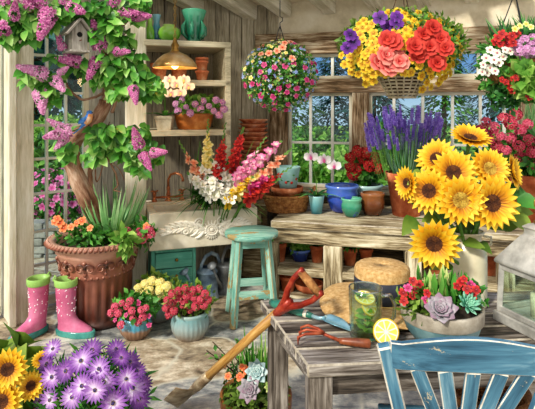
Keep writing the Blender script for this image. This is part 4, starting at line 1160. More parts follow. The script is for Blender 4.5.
pur5 = five('purple_petunia', 'p_petunia', 'daisy_core', .065, 1.1, 5, .35)
wht5 = five('white_petunia', 'p_white', 'p_magenta', .045, 1.05, 5, .3, cs=.22)
pink5 = five('pink_bloom', 'p_hotpink', 'p_white', .03, 1.0)
mag5 = five('magenta_bloom', 'p_magenta', 'p_hotpink', .03, 1.0)
sal5 = five('salmon_bloom', 'p_peach', 'p_scarlet', .036, 1.05)
blu5 = five('blue_bloom', 'p_blue', 'p_white', .020, 1.0)
pye5 = five('pale_yellow_bloom', 'p_paleyellow', 'p_yellow', .024, 1.0)
mau5 = five('mauve_bloom', 'p_mauve', 'p_white', .032, 1.0)
red5 = five('red_bloom', 'p_scarlet', 'p_crimson', .028, 1.0)
org5 = five('orange_bloom', 'p_orange', 'p_peach', .03, 1.0)
redhead = cluster('red_flower_head', 'p_crimson', .042, 16, .022)
scarhead = cluster('red_flower_head', 'p_scarlet', .05, 16, .026)
pinkhead = cluster('pink_flower_head', 'p_hotpink', .036, 12, .022)
yelhead = cluster('yellow_flower_head', 'p_paleyellow', .034, 22, .016)
mauvehead = cluster('mauve_flower_head', 'p_mauve', .035, 12, .02)
def begonia(name, m, r):
    mb = MB()
    for q, n, rise in ((1, 5, .3), (.72, 4, .9), (.4, 3, 2.0)):
        petal_ring(mb, n, r*q, r*q*1.15, m, rise, -.25, 'wide', r*.04, q*4, 0, 3, .1)
    return proto(mb.build(name))
bego_red = begonia('red_begonia', 'p_red', .085); bego_sal = begonia('salmon_begonia', 'p_salmon', .08)
def daisy(name, m, r):
    mb = MB(); petal_ring(mb, 18, r, r*.23, m, .12, .02, 'spoon', 0, 0, r*.1, 3, .2)
    o = mb.build(name); c = MB(); c.ball((0, 0, r*.06), (r*.17, r*.17, r*.10), 'daisy_core', 14)
    for k in range(14): a = 2*PI*k/14; c.ball((r*.15*math.cos(a), r*.15*math.sin(a), r*.11), r*.022, 'p_yellow', 5, k=3)
    co = c.build('flower_centre', o); return proto(o, [co])
dz1 = daisy('daisy_flower', 'p_violet', .049); dz2 = daisy('daisy_flower', 'p_violet2', .045); dz3 = daisy('daisy_flower', 'p_purple', .047)
# ---------------------------------------------------------------- helpers
def stems(mb, base, heads, m='stem', r=.0025, bend=.3):
    base = V(base)
    for h in heads:
        h = V(h); mid = (base+h)/2+V((0, 0, .02)); mid.x += (h.x-base.x)*.15; mb.tube([base, mid, h], [r*1.4, r, r*.8], m, 5, False)
def blooms(t, src, pts, s=(.85, 1.2), up=.25, ranks=None):
    for p, nn in pts: inst(src, t, p, (V(nn)+V((0, -.35, up))), R.uniform(*s))
def potted(name, label, cat, loc, pot, rz=0, group=None, soil=None):
    t = thing(name, label, cat, loc, rz, group)
    pot(t)
    if soil: mb = MB(); mb.lathe([(.0001, soil[1]+.008), (soil[0]*.6, soil[1]+.006), (soil[0], soil[1])], 'soil', 24); mb.build('soil', t)
    return t
def P(t, px, py, Y): return at(px, py, Y)-V(t.location)
# ================================================================ things on the bench
def bY(px, Y): return on(px, Y, BZ+.001)
# woven basket with terracotta pots inside
bc = bY(287, 4.50)
bas = thing('wicker_basket', 'oval woven wicker basket of pots on the bench beside the gladioli', 'basket', bc, .1)
def weave(mb, c, rx, ry, z0, z1, flare, m, rows, n=40, th=.008):
    for k in range(rows):
        q = k/(rows-1); z = z0+(z1-z0)*q; f = 1+flare*q
        pts = []
        for j in range(n+1):
            a = 2*PI*j/n; w_ = 1+.022*math.sin(a*n/4+(k % 2)*PI)
            pts.append(V(c)+V((rx*f*w_*math.cos(a), ry*f*w_*math.sin(a), z)))
        mb.tube(pts, th*(1.5 if k == rows-1 else 1), m, 6, False)
mb = MB(); weave(mb, (0, 0, 0), .17, .13, .01, .145, .28, 'wicker', 10); mb.lathe([(.0001, .004), (.16, .004), (.162, .01), (.205, .142)], 'wicker', 40, sy=.77)
mb.build('body', bas)
mb = MB()
for s_ in (-1, 1): mb.tube([(s_*.215, -.05, .145), (s_*.25, -.03, .20), (s_*.255, .0, .215), (s_*.25, .03, .20), (s_*.215, .05, .145)], .009, 'wicker', 8)
mb.build('handles', bas)
tb = potted('terracotta_pot', 'broad terracotta pot sitting in the wicker basket under the painted tin', 'plant pot', (bc.x+.0, bc.y+.0, bc.z+.02), lambda t: (lambda mb: (mb.lathe(potprof(.20, .145, .10, .2), 'old_terracotta', 32), mb.build('body', t)))(MB()))
tn = thing('painted_tin', 'pale blue painted bucket with small red roses standing in the basket', 'bucket', (bc.x+.01, bc.y, bc.z+.185))
mb = MB(); mb.lathe(bowlprof([(.072, 0), (.108, .20), (.111, .21), (.109, .215)], .004), 'pale_blue_tin', 32)
for k in range(9):
    a = -PI/2+(k-4)*.30+R.uniform(-.1, .1); z = R.uniform(.07, .15); r_ = .072+.036*z/.2+.001
    p = V((r_*math.cos(a), r_*math.sin(a), z)); nn = V((math.cos(a), math.sin(a), 0)); d_, s1, u1 = frame(nn)
    if k % 2: mb.lathe([(.0001, .002), (.013, .001), (.0131, 0)], 'p_red', 10, c=p, rot=Matrix((s1, u1, d_)).transposed())
    else: mb.leaf(p+nn*.002, s1+u1*R.uniform(-1, 1), nn, .03, .014, 'leaf_mid', 0, 2)
mb.build('body', tn)
# orchid in an aqua pot
def orchid(label, loc, potm, heads, hh=.15, square=False, group=None, arch=None, core='p_magenta', s=.05):
    t = thing('potted_orchid', label, 'potted orchid', loc, 0, group)
    mb = MB()
    if square:
        w_ = .07; pr = [(w_*.78, 0), (w_, hh*.8), (w_*1.08, hh*.8), (w_*1.1, hh), (w_*.95, hh), (w_*.9, hh*.85)]
        vs = []; fs = []
        for r_, z in pr:
            for x, y in ((-1, -1), (1, -1), (1, 1), (-1, 1)): vs.append((x*r_, y*r_, z))
        for i in range(len(pr)-1):
            for j in range(4): j2 = (j+1) % 4; fs.append((i*4+j, i*4+j2, (i+1)*4+j2, (i+1)*4+j))
        fs += [(3, 2, 1, 0), (20, 21, 22, 23)]
        mb.add(vs, fs, potm)
    else: mb.lathe(bowlprof([(.048, 0), (.068, hh*.95), (.072, hh)], .005), potm, 28)
    mb.build('pot', t)
    mb = MB(); mb.lathe([(.0001, hh*.9), (.062, hh*.88)], 'soil', 16); mb.build('soil', t)
    mb = MB()
    for k in range(8):
        a = 2*PI*k/8+.2; mb.leaf((0, 0, hh*.92), (math.cos(a), math.sin(a)*.7, .55), (0, 0, 1), R.uniform(.20, .30), .045, 'leaf_mid', -.55, 5, 'strap', .2)
    mb.build('leaves', t)
    pts = [P(t, *h) for h in heads]
    mb = MB(); mb.tube([(0, 0, hh*.9), (0, 0, hh*.9+.14)]+([V(pts[0])+V((0, .03, .02))])+[V(p)+V((0, .02, .01)) for p in pts[1:]], .004, 'stem', 6, False); mb.build('stem', t)
    for p in pts:
        f = MB()
        for k in range(3): a = PI/2+2*PI*k/3; f.leaf((0, 0, 0), (math.cos(a), math.sin(a), .15), (0, 0, 1), s, s*.62, 'p_orchid', -.1, 3)
        for sg in (-1, 1): f.leaf((0, 0, .004), (sg, .18, .15), (0, 0, 1), s*1.05, s*1.15, 'p_orchid', -.1, 3, 'wide')
        f.ball((0, -s*.12, .012), (s*.2, s*.26, s*.16), core, 8); f.ball((0, -s*.32, .016), (s*.13, s*.16, s*.1), core, 8)
        o = f.build('orchid_flower', t, p); o.rotation_mode = 'QUATERNION'
        o.rotation_quaternion = V((R.uniform(-.25, .25), -1, .05)).to_track_quat('Z', 'Y')
    return t
orchid('white orchid with magenta hearts in a small aqua pot on the bench', bY(316.5, 4.40), 'aqua_glaze', [(311, 157, 4.33), (324, 160, 4.31), (334, 166, 4.32)], .155, s=.058)
def simplepot(name, label, loc, prof, m, **k): return vessel(name, label, 'plant pot', loc, prof, m, **k)
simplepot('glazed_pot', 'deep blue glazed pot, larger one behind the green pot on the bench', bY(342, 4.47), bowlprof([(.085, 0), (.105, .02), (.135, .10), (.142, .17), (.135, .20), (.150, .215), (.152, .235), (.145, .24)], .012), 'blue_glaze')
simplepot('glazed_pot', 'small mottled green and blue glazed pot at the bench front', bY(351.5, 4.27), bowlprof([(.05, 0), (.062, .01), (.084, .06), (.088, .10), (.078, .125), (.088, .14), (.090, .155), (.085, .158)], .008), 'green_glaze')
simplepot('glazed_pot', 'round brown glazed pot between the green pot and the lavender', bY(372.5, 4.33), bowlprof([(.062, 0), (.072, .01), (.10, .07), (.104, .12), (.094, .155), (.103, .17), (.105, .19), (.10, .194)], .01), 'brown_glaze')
t = potted('potted_geranium', 'red geranium in a ribbed teal bowl pot against the window sill', 'potted plant', bY(366, 4.64), lambda t: (lambda mb: (mb.lathe(bowlprof([(.10, 0), (.125, .06), (.14, .16), (.136, .17), (.152, .19), (.155, .215), (.146, .22)], .01), 'teal_glaze', 40, wob=None), [mb.tube([((.108+.032*z/.16)*math.cos(2*PI*j/30)*1.02, (.108+.032*z/.16)*math.sin(2*PI*j/30)*1.02, z) for j in range(31)], .006, 'teal_glaze', 5, False) for z in (.05, .08, .11, .14)], mb.build('pot', t)))(MB()), soil=(.14, .195))
mb = MB(); foliage(mb, 260, (0, 0, .34), (.15, .13, .13), .055, .05, 'leaf_mid', .3, shape='wide'); stems(mb, (0, 0, .2), [(R.uniform(-.1, .1), R.uniform(-.1, .1), .45) for _ in range(10)]); mb.build('foliage', t)
for px, py in ((350, 157), (358, 151), (366, 152), (374, 158), (350, 166), (357, 169), (369, 166), (378, 168), (363, 159), (353, 174)): inst(scarhead, t, P(t, px, py, 4.55+R.uniform(-.03, .03)), (R.uniform(-.3, .3), -1, .7), R.uniform(.85, 1.1))
# lavender
def terra(t, h, rt, rb, m='terracotta', rim=.2):
    mb = MB(); mb.lathe(potprof(h, rt, rb, rim), m, 40); mb.build('pot', t)
lav = potted('potted_lavender', 'big clump of purple lavender in a tall terracotta pot on the bench', 'potted plant', bY(406, 4.34), lambda t: terra(t, .37, .178, .115), soil=(.165, .34))
mb = MB()
for k in range(420):
    a = R.uniform(0, 2*PI); q = R.uniform(0, 1)**.6
    d = V((math.cos(a)*q*.75, math.sin(a)*q*.6, 1)); mb.leaf((.10*q*math.cos(a), .10*q*math.sin(a), .34), d, (math.cos(a), math.sin(a), .2), R.uniform(.14, .36), .012, 'leaf_grey' if k % 3 else 'leaf_mid', -.15, 3, 'strap')
mb.build('foliage', lav)
lv = MB()
lv.tube([(0, 0, -.25), (0, 0, .0)], .0022, 'stem', 4, False)
for k in range(9):
    z = k*.0135; r_ = .013*(1-.06*k)
    for j in range(6):
        a = 2*PI*j/6+k*.5; lv.leaf((0, 0, z), (math.cos(a), math.sin(a), .8), (math.cos(a), math.sin(a), 0), .028*(1-.05*k), .018, 'p_lav', -.2, 2)
lvs = proto(lv.build('lavender_spike'))
rr_ = random.Random(3)
for k in range(88):
    # evenly over a fan
    px = 369+70*((k*.618034) % 1); ex = (px-404)/37
    top_ = 105+16*ex*ex; bot_ = 160-8*abs(ex); py = top_+(bot_-top_)*rr_.random()**.9*.75+10
    p = P(lav, px, py, 4.34+rr_.uniform(-.16, .15)); d = V((p.x*.55, p.y*.4, .55)); inst(lvs, lav, p, d, rr_.uniform(.9, 1.25))
# right geranium in terracotta
ger = potted('potted_geranium', 'crimson geranium with grassy blades in terracotta at the right end of the bench', 'potted plant', bY(530, 4.0), lambda t: terra(t, .40, .16, .11), soil=(.15, .37))
mb = MB(); foliage(mb, 420, (-.02, 0, .55), (.28, .22, .20), .075, .06, 'leaf_mid', .3, shape='wide')
for k in range(46):
    a = R.uniform(0, 2*PI); mb.leaf((0, 0, .4), (math.cos(a)*.6, math.sin(a)*.5, 1), (math.cos(a), math.sin(a), .3), R.uniform(.35, .62), .014, 'leaf_blade', -.7, 6, 'strap')
mb.build('foliage', ger)
for px, py in ((486, 122), (494, 128), (503, 118), (511, 124), (500, 136), (489, 139), (510, 138), (520, 130), (528, 124), (519, 146), (529, 140), (533, 152), (521, 158), (506, 150), (481, 131), (497, 147), (531, 165), (515, 114)):
    inst(redhead if px % 2 else pinkhead, ger, P(ger, px, py, 3.86+R.uniform(-.08, .08)), (R.uniform(-.3, .3), -1, .6), R.uniform(.85, 1.15))
# ================================================================ cubby pots under the bench
def cub(px, Y, z, h, rt, label, m='terracotta', plant=None, n=150, pm='leaf_mid'):
    t = thing('potted_herb' if plant else 'terracotta_pot', label, 'potted plant' if plant else 'plant pot', on(px, Y, z))
    mb = MB(); mb.lathe(potprof(h, rt, rt*.68, .22), m, 28); mb.build('pot' if plant else 'body', t)
    if plant:
        mb = MB(); foliage(mb, n, (0, 0, h+plant*.45), (rt*1.35, rt*1.2, plant*.6), .055, .028, pm, .3); mb.build('foliage', t)
cub(279, 4.33, .301, .16, .07, 'terracotta pot half hidden by the stool leg in the upper cubby', plant=.07)
cub(300, 4.35, .301, .10, .095, 'bushy green herb in a blue pot in the upper cubby', 'blue_glaze', .15, 360, 'bush_light')
cub(317, 4.30, .301, .145, .062, 'terracotta pot of small green leaves beside the first bench post', plant=.06)
cub(350, 4.22, .301, .145, .062, 'terracotta pot in the cubby left of the straw hat crown', plant=.05)
cub(366, 4.28, .301, .12, .06, 'empty small terracotta pot behind the straw hat crown')
cub(434, 4.02, .301, .17, .07, 'terracotta pot in the cubby right behind the hanging sunflower head')
cub(446, 4.12, .301, .13, .06, 'small terracotta pot in the cubby behind the milk can')
cub(490, 3.98, .301, .17, .08, 'terracotta pot in the cubby between the milk can and the lantern')
cub(288, 4.28, .061, .13, .075, 'terracotta pot on the bottom shelf beside the stool')
cub(330, 4.34, .061, .12, .07, 'terracotta pot on the bottom shelf behind the shovel grip')
t = thing('terracotta_bowl', 'wide shallow terracotta bowl on the bottom shelf of the bench', 'bowl', on(309, 4.26, .061)); mb = MB(); mb.lathe(bowlprof([(.07, 0), (.11, .03), (.125, .07), (.12, .075)], .01), 'terracotta', 36); mb.build('body', t)
# ================================================================ shelf plants
pt = shp(165, .10, 2)
t = orchid('white orchid spray in a square stone pot on the low shelf', pt, 'square_pot', [(163, 86, 3.98), (170, 80, 4.0), (177, 85, 4.0), (184, 80, 4.02), (181, 93, 3.98), (171, 94, 3.96), (189, 87, 4.02)], .12, True, s=.048, core='p_paleyellow')
pt = shp(194, .12, 2)
t = potted('potted_geranium', 'pale pink geranium in a long oval copper pot on the low shelf', 'potted plant', pt, lambda t: (lambda mb: (mb.lathe(bowlprof([(.125, 0), (.14, .01), (.155, .07), (.165, .12), (.172, .135), (.168, .14)], .008), 'copper_pot', 40, sy=.55, flute=(20, .04, .02, .11)), mb.build('pot', t)))(MB()), rz=.15)
mb = MB(); foliage(mb, 330, (.03, 0, .20), (.20, .10, .09), .055, .045, 'bush_light', .2, shape='wide'); mb.build('foliage', t)
for px, py in ((176, 104), (182, 100), (178, 111), (186, 107), (195, 104), (203, 101), (209, 106), (216, 100), (222, 103), (224, 109), (214, 111), (201, 109), (190, 113), (219, 115), (183, 95)):
    inst(mauvehead, t, Matrix.Rotation(-.15, 3, 'Z') @ P(t, px, py, 4.18), (R.uniform(-.3, .3), -1, .6), R.uniform(.6, .85))
# ================================================================ gladioli in the sink
def gbloom(m):
    mb = MB(); petal_ring(mb, 3, .052, .040, m, .7, -.35, 'wide', 0, 0, 0, 3); petal_ring(mb, 3, .048, .034, m, .9, -.3, 'wide', .004, PI/3, 0, 3)
    return proto(mb.build('gladiolus_bloom'))
GB = {k: gbloom(m) for k, m in dict(white='p_white', yellow='p_paleyellow', gold='p_yellow', red='p_scarlet', pink='p_pink', orange='p_peach', magenta='p_magenta', dark='p_red').items()}
NM = dict(gold='golden yellow', dark='deep red')
sinkc = sk(SL*.62, .20)
def glad(col, a, b, Ya, Yb, n, tipl, where):
    p0 = at(a[0], a[1], Ya); p1 = at(b[0], b[1], Yb)
    foot = V((sinkc.x+(p0.x-sinkc.x)*.35, sinkc.y+(p0.y-sinkc.y)*.25, zb+.05))
    t = thing('gladiolus', '%s gladiolus spike %s' % (NM.get(col, col), where), 'gladiolus', foot, 0, 'cut gladioli standing in the sink')
    A = p0-foot; B = p1-foot; d = (B-A).normalized(); T = B+d*tipl
    mb = MB(); mb.tube([(0, 0, 0), A*.5+V((0, 0, .03)), A, B, T], [.006, .006, .005, .004, .002], 'stem', 6, False); mb.build('stem', t)
    _, s1, u1 = frame(d); L = (B-A).length
    face = V((0, -1, .15)); face = (face-d*face.dot(d)).normalized(); sd_ = d.cross(face)
    for k in range(n):
        q = k/max(1, n-1); a_ = (-1 if k % 2 else 1)*R.uniform(.25, .95)
        nn = face*math.cos(a_)+sd_*math.sin(a_); inst(GB[col], t, A+d*L*q+nn*.012, nn+d*.45, 1.15-.42*q)
    mb = MB()
    for k in range(9):
        q = k/8; p = B+(T-B)*q; sg = -1 if k % 2 else 1; mb.leaf(p, d+sd_*sg*.35+face*.2, face, .045*(1-.5*q), .016, 'stem' if k > 2 else GBM[col], 0, 2)
    mb.build('buds', t)
GBM = dict(white='p_white', yellow='p_paleyellow', gold='p_yellow', red='p_scarlet', pink='p_pink', orange='p_peach', magenta='p_magenta', dark='p_red')
glad('white', (214, 198), (193, 178), 3.98, 4.0, 8, .05, 'lowest over the sink front, leaning to the faucet')
glad('white', (222, 196), (204, 170), 4.0, 4.05, 8, .06, 'in the middle of the white ones above the sink')
glad('white', (230, 200), (212, 182), 3.96, 3.98, 7, .04, 'drooping furthest over the carved apron')
glad('white', (232, 186), (216, 166), 4.08, 4.10, 7, .06, 'just below the red spikes')
glad('orange', (203, 182), (190, 160), 4.12, 4.15, 6, .17, 'pale apricot, outermost toward the faucet with a tall green tip')
glad('yellow', (208, 170), (208, 142), 4.12, 4.18, 8, .18, 'tallest of the yellow ones with a long budded tip')
glad('red', (218, 176), (222, 148), 4.08, 4.14, 9, .20, 'upright beside the tall yellow spike')
glad('red', (231, 172), (240, 140), 4.10, 4.18, 9, .10, 'upright in front of the terracotta saucers')
glad('pink', (236, 182), (252, 158), 4.02, 4.1, 8, .20, 'nearest the red spikes, reaching over the saucers')
glad('pink', (243, 176), (276, 146), 4.05, 4.12, 10, .05, 'longest of the pink ones pointing to the window')
glad('orange', (252, 184), (279, 160), 4.06, 4.12, 8, .14, 'orange, reaching toward the painted tin')
glad('gold', (226, 202), (248, 182), 3.96, 4.02, 8, .05, 'lowest of the yellow ones at the sink edge')
glad('yellow', (236, 194), (256, 176), 4.0, 4.06, 7, .08, 'short one under the pink spikes')
glad('dark', (246, 200), (268, 186), 3.98, 4.04, 8, .10, 'lowest at the right over the sink corner')
glad('red', (252, 192), (274, 178), 4.02, 4.08, 7, .20, 'right beside the wicker basket with a green tip')
glad('magenta', (250, 190), (264, 180), 4.0, 4.04, 4, .04, 'short magenta one among the dark red blooms')
gl = thing('cut_greenery', 'sword shaped green leaves spilling over the carved sink edge', 'greenery', (sinkc.x, sinkc.y, zb+.05))
mb = MB()
for k in range(130):
    px = R.uniform(176, 268); e = P(gl, px, R.uniform(196, 214)-R.uniform(0, 8), R.uniform(3.9, 4.12)); st = V((e.x*.45, e.y*.2+.02, .24+R.uniform(0, .08)))
    d = V((e.x-st.x, e.y-st.y, .35+R.uniform(-.2, .3))); mb.leaf(st, d, (0, 0, 1), R.uniform(.20, .36), R.uniform(.014, .026), 'leaf_dark' if k % 2 else 'leaf_mid', -.75, 5, 'strap', .15)
for k in range(26):
    px = R.uniform(185, 265); st = V((R.uniform(-.2, .2), R.uniform(-.02, .1), .25)); e = P(gl, px, R.uniform(140, 180), 4.15)
    mb.leaf(st, e-st, (0, -1, 0), (e-st).length, .018, 'leaf_mid', -.1, 5, 'strap', .15)
mb.build('leaves', gl)
# ================================================================ floor pots
def ribbed(m, r, h, n=22): 
    def f(t):
        mb = MB(); mb.lathe(bowlprof([(r*.72, 0), (r*.78, .008), (r*.96, h*.30), (r, h*.55), (r*.93, h*.82), (r*.99, h*.9), (r, h*.98), (r*.95, h)], .01), m, 88, flute=(n, .07, .01, h*.8)); mb.build('pot', t)
    return f
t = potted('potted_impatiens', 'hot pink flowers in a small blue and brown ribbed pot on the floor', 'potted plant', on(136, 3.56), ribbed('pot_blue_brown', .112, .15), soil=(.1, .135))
mb = MB(); foliage(mb, 330, (0, 0, .21), (.17, .14, .10), .055, .034, 'leaf_mid', .3); mb.build('foliage', t)
for px, py in ((115, 307), (122, 303), (118, 313), (127, 306), (132, 311), (126, 315), (138, 303), (141, 310), (115, 320), (133, 318), (143, 317), (121, 325), (146, 308), (149, 316), (130, 301), (149, 325), (138, 322), (111, 313)):
    inst(pinkhead if (px+py) % 3 else mag5, t, P(t, px, py, 3.44+R.uniform(-.04, .03)), (R.uniform(-.4, .4), -1, .6), R.uniform(.5, .72))
t = potted('potted_roses', 'pale yellow roses in a small clay pot behind the other two floor pots', 'potted plant', on(158.5, 3.83), ribbed('pot_grey_blue', .09, .17), soil=(.08, .15))
mb = MB(); foliage(mb, 330, (0, 0, .24), (.16, .12, .11), .055, .034, 'leaf_olive', .3); mb.build('foliage', t)
for px, py in ((138, 288), (145, 284), (152, 281), (160, 283), (167, 287), (171, 292), (141, 294), (149, 291), (157, 297), (164, 294), (136, 296), (152, 302), (144, 300), (160, 290), (168, 300)):
    inst(yelhead, t, P(t, px, py, 3.70+R.uniform(-.03, .03)), (R.uniform(-.4, .4), -1, .8), R.uniform(.8, 1.05))
t = potted('potted_verbena', 'crimson flowers in a grey blue ribbed pot, larger of the floor pots', 'potted plant', on(190, 3.56), ribbed('pot_grey_blue', .132, .185, 24), soil=(.12, .165))
mb = MB(); foliage(mb, 420, (0, 0, .25), (.18, .15, .11), .05, .024, 'leaf_olive', .3); mb.build('foliage', t)
for px, py in ((167, 300), (172, 294), (178, 291), (185, 288), (192, 291), (199, 289), (205, 294), (208, 300), (201, 299), (194, 298), (187, 296), (180, 299), (173, 303), (166, 308), (174, 311), (184, 304), (196, 306), (204, 305), (169, 315), (190, 310)):
    inst(redhead, t, P(t, px, py, 3.43+R.uniform(-.04, .03)), (R.uniform(-.4, .4), -1, .8), R.uniform(.5, .68))
# urn planting
zr = .615
mb = MB(); foliage(mb, 900, (0, -.02, zr+.05), (.31, .28, .10), .05, .028, 'leaf_mid', .2); mb.build('low_foliage', urn)
mb = MB()
for k in range(70):
    a = R.uniform(-.6, 3.7); a = R.uniform(0, 2*PI); c_ = V((.12, -.03, zr)); mb.leaf(c_+V((math.cos(a)*.03, math.sin(a)*.03, 0)), (math.cos(a)*1.5, math.sin(a)*1.0, 1), (math.cos(a), math.sin(a), .2), R.uniform(.26, .46), .030, 'leaf_blade', -.45, 6, 'strap', .2)
mb.build('blades', urn)
for px, py in ((57, 219), (60, 223), (77, 223), (82, 221), (55, 222), (71, 227), (90, 228), (64, 228)): inst(org5, urn, P(urn, px, py, 3.62), (R.uniform(-.4, .4), -1, .7), R.uniform(.9, 1.2))
for px, py in ((141, 232), (146, 236), (149, 229), (143, 239), (127, 231), (151, 234), (137, 236), (146, 226)): inst(pinkhead if px % 2 else org5, urn, P(urn, px, py, 3.72), (R.uniform(-.4, .4), -1, .7), R.uniform(.7, 1.0))
mb = MB(); foliage(mb, 130, P(urn, 142, 234, 3.76), (.11, .08, .12), .055, .03, 'leaf_mid', .2); foliage(mb, 60, P(urn, 126, 240, 3.62), (.07, .06, .10), .09, .045, 'bush_light', .2, grav=.5); mb.build('trailing_foliage', urn)
# ================================================================ foreground daisies and sunflowers
YD = 1.9
dp = on(92, 1.98); 
t = potted('potted_daisies', 'mound of purple cape daisies at the near corner beside yellow blooms', 'potted plant', dp, lambda t: terra(t, .36, .19, .13), soil=(.18, .33))
dmain = t
mb = MB(); foliage(mb, 1500, (0, 0, .45), (.22, .20, .20), .065, .015, 'leaf_mid', .25, shape='oval'); 
HD = [(53, 349, 1), (47, 364, 2), (92, 350, 2), (116, 349, 2), (81, 361, 1), (99, 369, 1), (130, 362, 2), (137, 371, 2), (126, 379, 1), (52, 377, 1), (82, 386, 1), (72, 397, 3), (40, 401, 1), (113, 403, 1), (139, 399, 2), (66, 371, 2), (121, 358, 2), (95, 390, 3), (50, 400, 3), (133, 388, 3), (104, 382, 1), (143, 384, 2)]
hp = []
for px, py, k in HD:
    r2 = ((px-92)/52)**2+((py-395)/50)**2; Y = 1.94-.20*math.sqrt(max(0, 1-min(1, r2)))+R.uniform(-.02, .02)
    p = P(t, px, py, Y); hp.append(p); nn = V(((px-92)/52*.6+R.uniform(-.2, .2), -1, .35+.8*(395-py)/50+R.uniform(-.2, .2)))
    inst({1: dz1, 2: dz2, 3: dz3}[k], t, p, nn, R.uniform(.78, 1.0))
stems(mb, (0, 0, .34), [V(p)*.97 for p in hp]); mb.build('foliage', t)
# sunflower builder: every sunflower is its own thing
def sunflower(label, foot, head, nrm, r, dark=True, group=None, leafs=2, cup=.12):
    foot = V(foot); head = V(head); t = thing('sunflower', label, 'sunflower', foot, 0, group); h = head-foot; nrm = V(nrm).normalized()
    f = MB(); petal_ring(f, 21, r*1.0, r*.34, 'p_sun', cup, .02, 'oval', 0, R.random(), r*.22, 4, .35); petal_ring(f, 18, r*.84, r*.31, 'p_sun', cup+.35, .05, 'oval', r*.03, .3, r*.22, 4, .35)
    o = f.build('petals', t, h); o.rotation_mode = 'QUATERNION'; o.rotation_quaternion = nrm.to_track_quat('Z', 'Y')
    c = MB(); c.lathe([(r*.52, .03*r), (r*.50, r*.10), (r*.36, r*.14), (r*.14, r*.08), (.0001, r*.05)], 'p_suncore' if dark else 'p_suncore2', 28)
    for k in range(60):
        q = math.sqrt(k/60)*r*.50; a = k*2.39996; c.ball((q*math.cos(a), q*math.sin(a), r*.125), r*.026, 'p_suncore' if (dark or q > r*.33) else 'p_suncore2', 5, k=3)
    c.build('seed_disc', o)
    s = MB(); b = h-nrm*r*.12; s.tube([(0, 0, 0), V((h.x*.25, h.y*.25, h.z*.55)), b-nrm*.05-V((0, 0, .03)), b], [.008, .008, .007, .012], 'stem', 8)
    for k in range(9): a = 2*PI*k/9; d_, s1, u1 = frame(nrm); s.leaf(b+nrm*r*.05, (s1*math.cos(a)+u1*math.sin(a)), -nrm, r*.45, r*.25, 'leaf_sun', .2, 2)
    s.build('stem', t)
    for k in range(leafs):
        l = MB(); q = .55+.25*k; p = V((h.x*q*.8, h.y*q*.8, h.z*q)); a = R.uniform(0, 2*PI); l.leaf(p, (math.cos(a), math.sin(a)*.6-.5, .3), (0, -.5, 1), R.uniform(.08, .11), .065, 'leaf_sun', -.5, 4, 'heart'); l.build('leaf', t)
    return t
sp_ = thing('sunflower_pot', 'terracotta pot of foliage holding the corner sunflowers', 'plant pot', on(2, 2.0)); terra(sp_, .36, .17, .12)
mb = MB(); foliage(mb, 90, (0, 0, .50), (.16, .16, .17), .12, .09, 'leaf_sun', .4, shape='heart'); mb.build('foliage', sp_)
G_ = 'sunflowers in the corner pot'
F0 = on(2, 2.0); 
sunflower('dark centred sunflower highest in the pot beside the daisies', F0+V((0, -.02, .34)), at(8, 369, 1.82), (.25, -1, .25), .062, True, G_, 1)
sunflower('sunflower below the highest one in the pot beside the daisies', F0+V((.03, -.03, .34)), at(2, 401, 1.80), (.1, -1, .3), .066, True, G_, 1)
sunflower('small yellow sunflower head among the purple daisies', F0+V((.06, .0, .34)), at(31, 386, 1.86), (.3, -1, .8), .045, True, G_, 0)
sunflower('small yellow sunflower head peeking behind the topmost daisy', F0+V((.05, .03, .34)), at(42, 360, 1.96), (.2, -.7, 1), .032, True, G_, 0)
# ================================================================ milk can with sunflowers
mcn = on(466, 2.24, TZ+.001)
can = thing('milk_can', 'cream enamel milk can with chipped rim holding the sunflowers', 'milk can', mcn)
mb = MB(); mb.lathe(bowlprof([(.088, 0), (.090, .01), (.088, .02), (.089, .20), (.087, .235), (.078, .262), (.066, .278), (.064, .30), (.075, .318), (.078, .324), (.074, .327)], .004), 'enamel', 48); mb.build('body', can)
mb = MB()
for s_ in (-1, 1): mb.tube([(s_*.082, -.0, .245), (s_*.112, 0, .265), (s_*.112, 0, .295), (s_*.078, 0, .30)], .006, 'enamel', 8)
mb.build('handles', can)
G_ = 'sunflowers in the milk can'
fz = mcn+V((0, 0, .04))
for (px, py, Y, nn, r, dk, lab) in [
    (491, 203, 2.06, (.12, -1, .12), .098, True, 'large dark centred sunflower facing straight out near the lantern'),
    (460, 200, 2.06, (-.05, -1, .1), .090, False, 'large sunflower with a pale centre over the can neck'),
    (434, 243, 2.05, (-.25, -1, -.1), .090, True, 'sunflower hanging lowest in front of the can at its left'),
    (453, 173, 2.13, (-.1, -1, .35), .088, True, 'dark centred sunflower in the middle of the bunch'),
    (489, 169, 2.14, (.1, -1, .4), .078, False, 'pale centred sunflower above the largest dark one'),
    (470, 139, 2.24, (.05, -.55, 1), .080, True, 'topmost sunflower, tipped back before the window'),
    (437, 159, 2.22, (-.5, -.7, .5), .078, True, 'sunflower half turned away in front of the lavender'),
    (408, 183, 2.16, (-1, -.45, .05), .062, True, 'sunflower in profile furthest out over the lavender pot'),
    (430, 191, 2.12, (-.7, -.8, .2), .085, True, 'tilted sunflower just above the hanging lowest one'),
    (511, 172, 2.20, (.8, -.6, .2), .068, True, 'sunflower half turned toward the terracotta geranium')]:
    sunflower(lab, fz+V((R.uniform(-.02, .02), R.uniform(-.02, .02), 0)), at(px, py, Y), nn, r, dk, G_, 1, cup=.2)
lf = thing('sunflower_leaves', 'loose green sunflower leaves filling the milk can bunch', 'leaves', fz)
mb = MB()
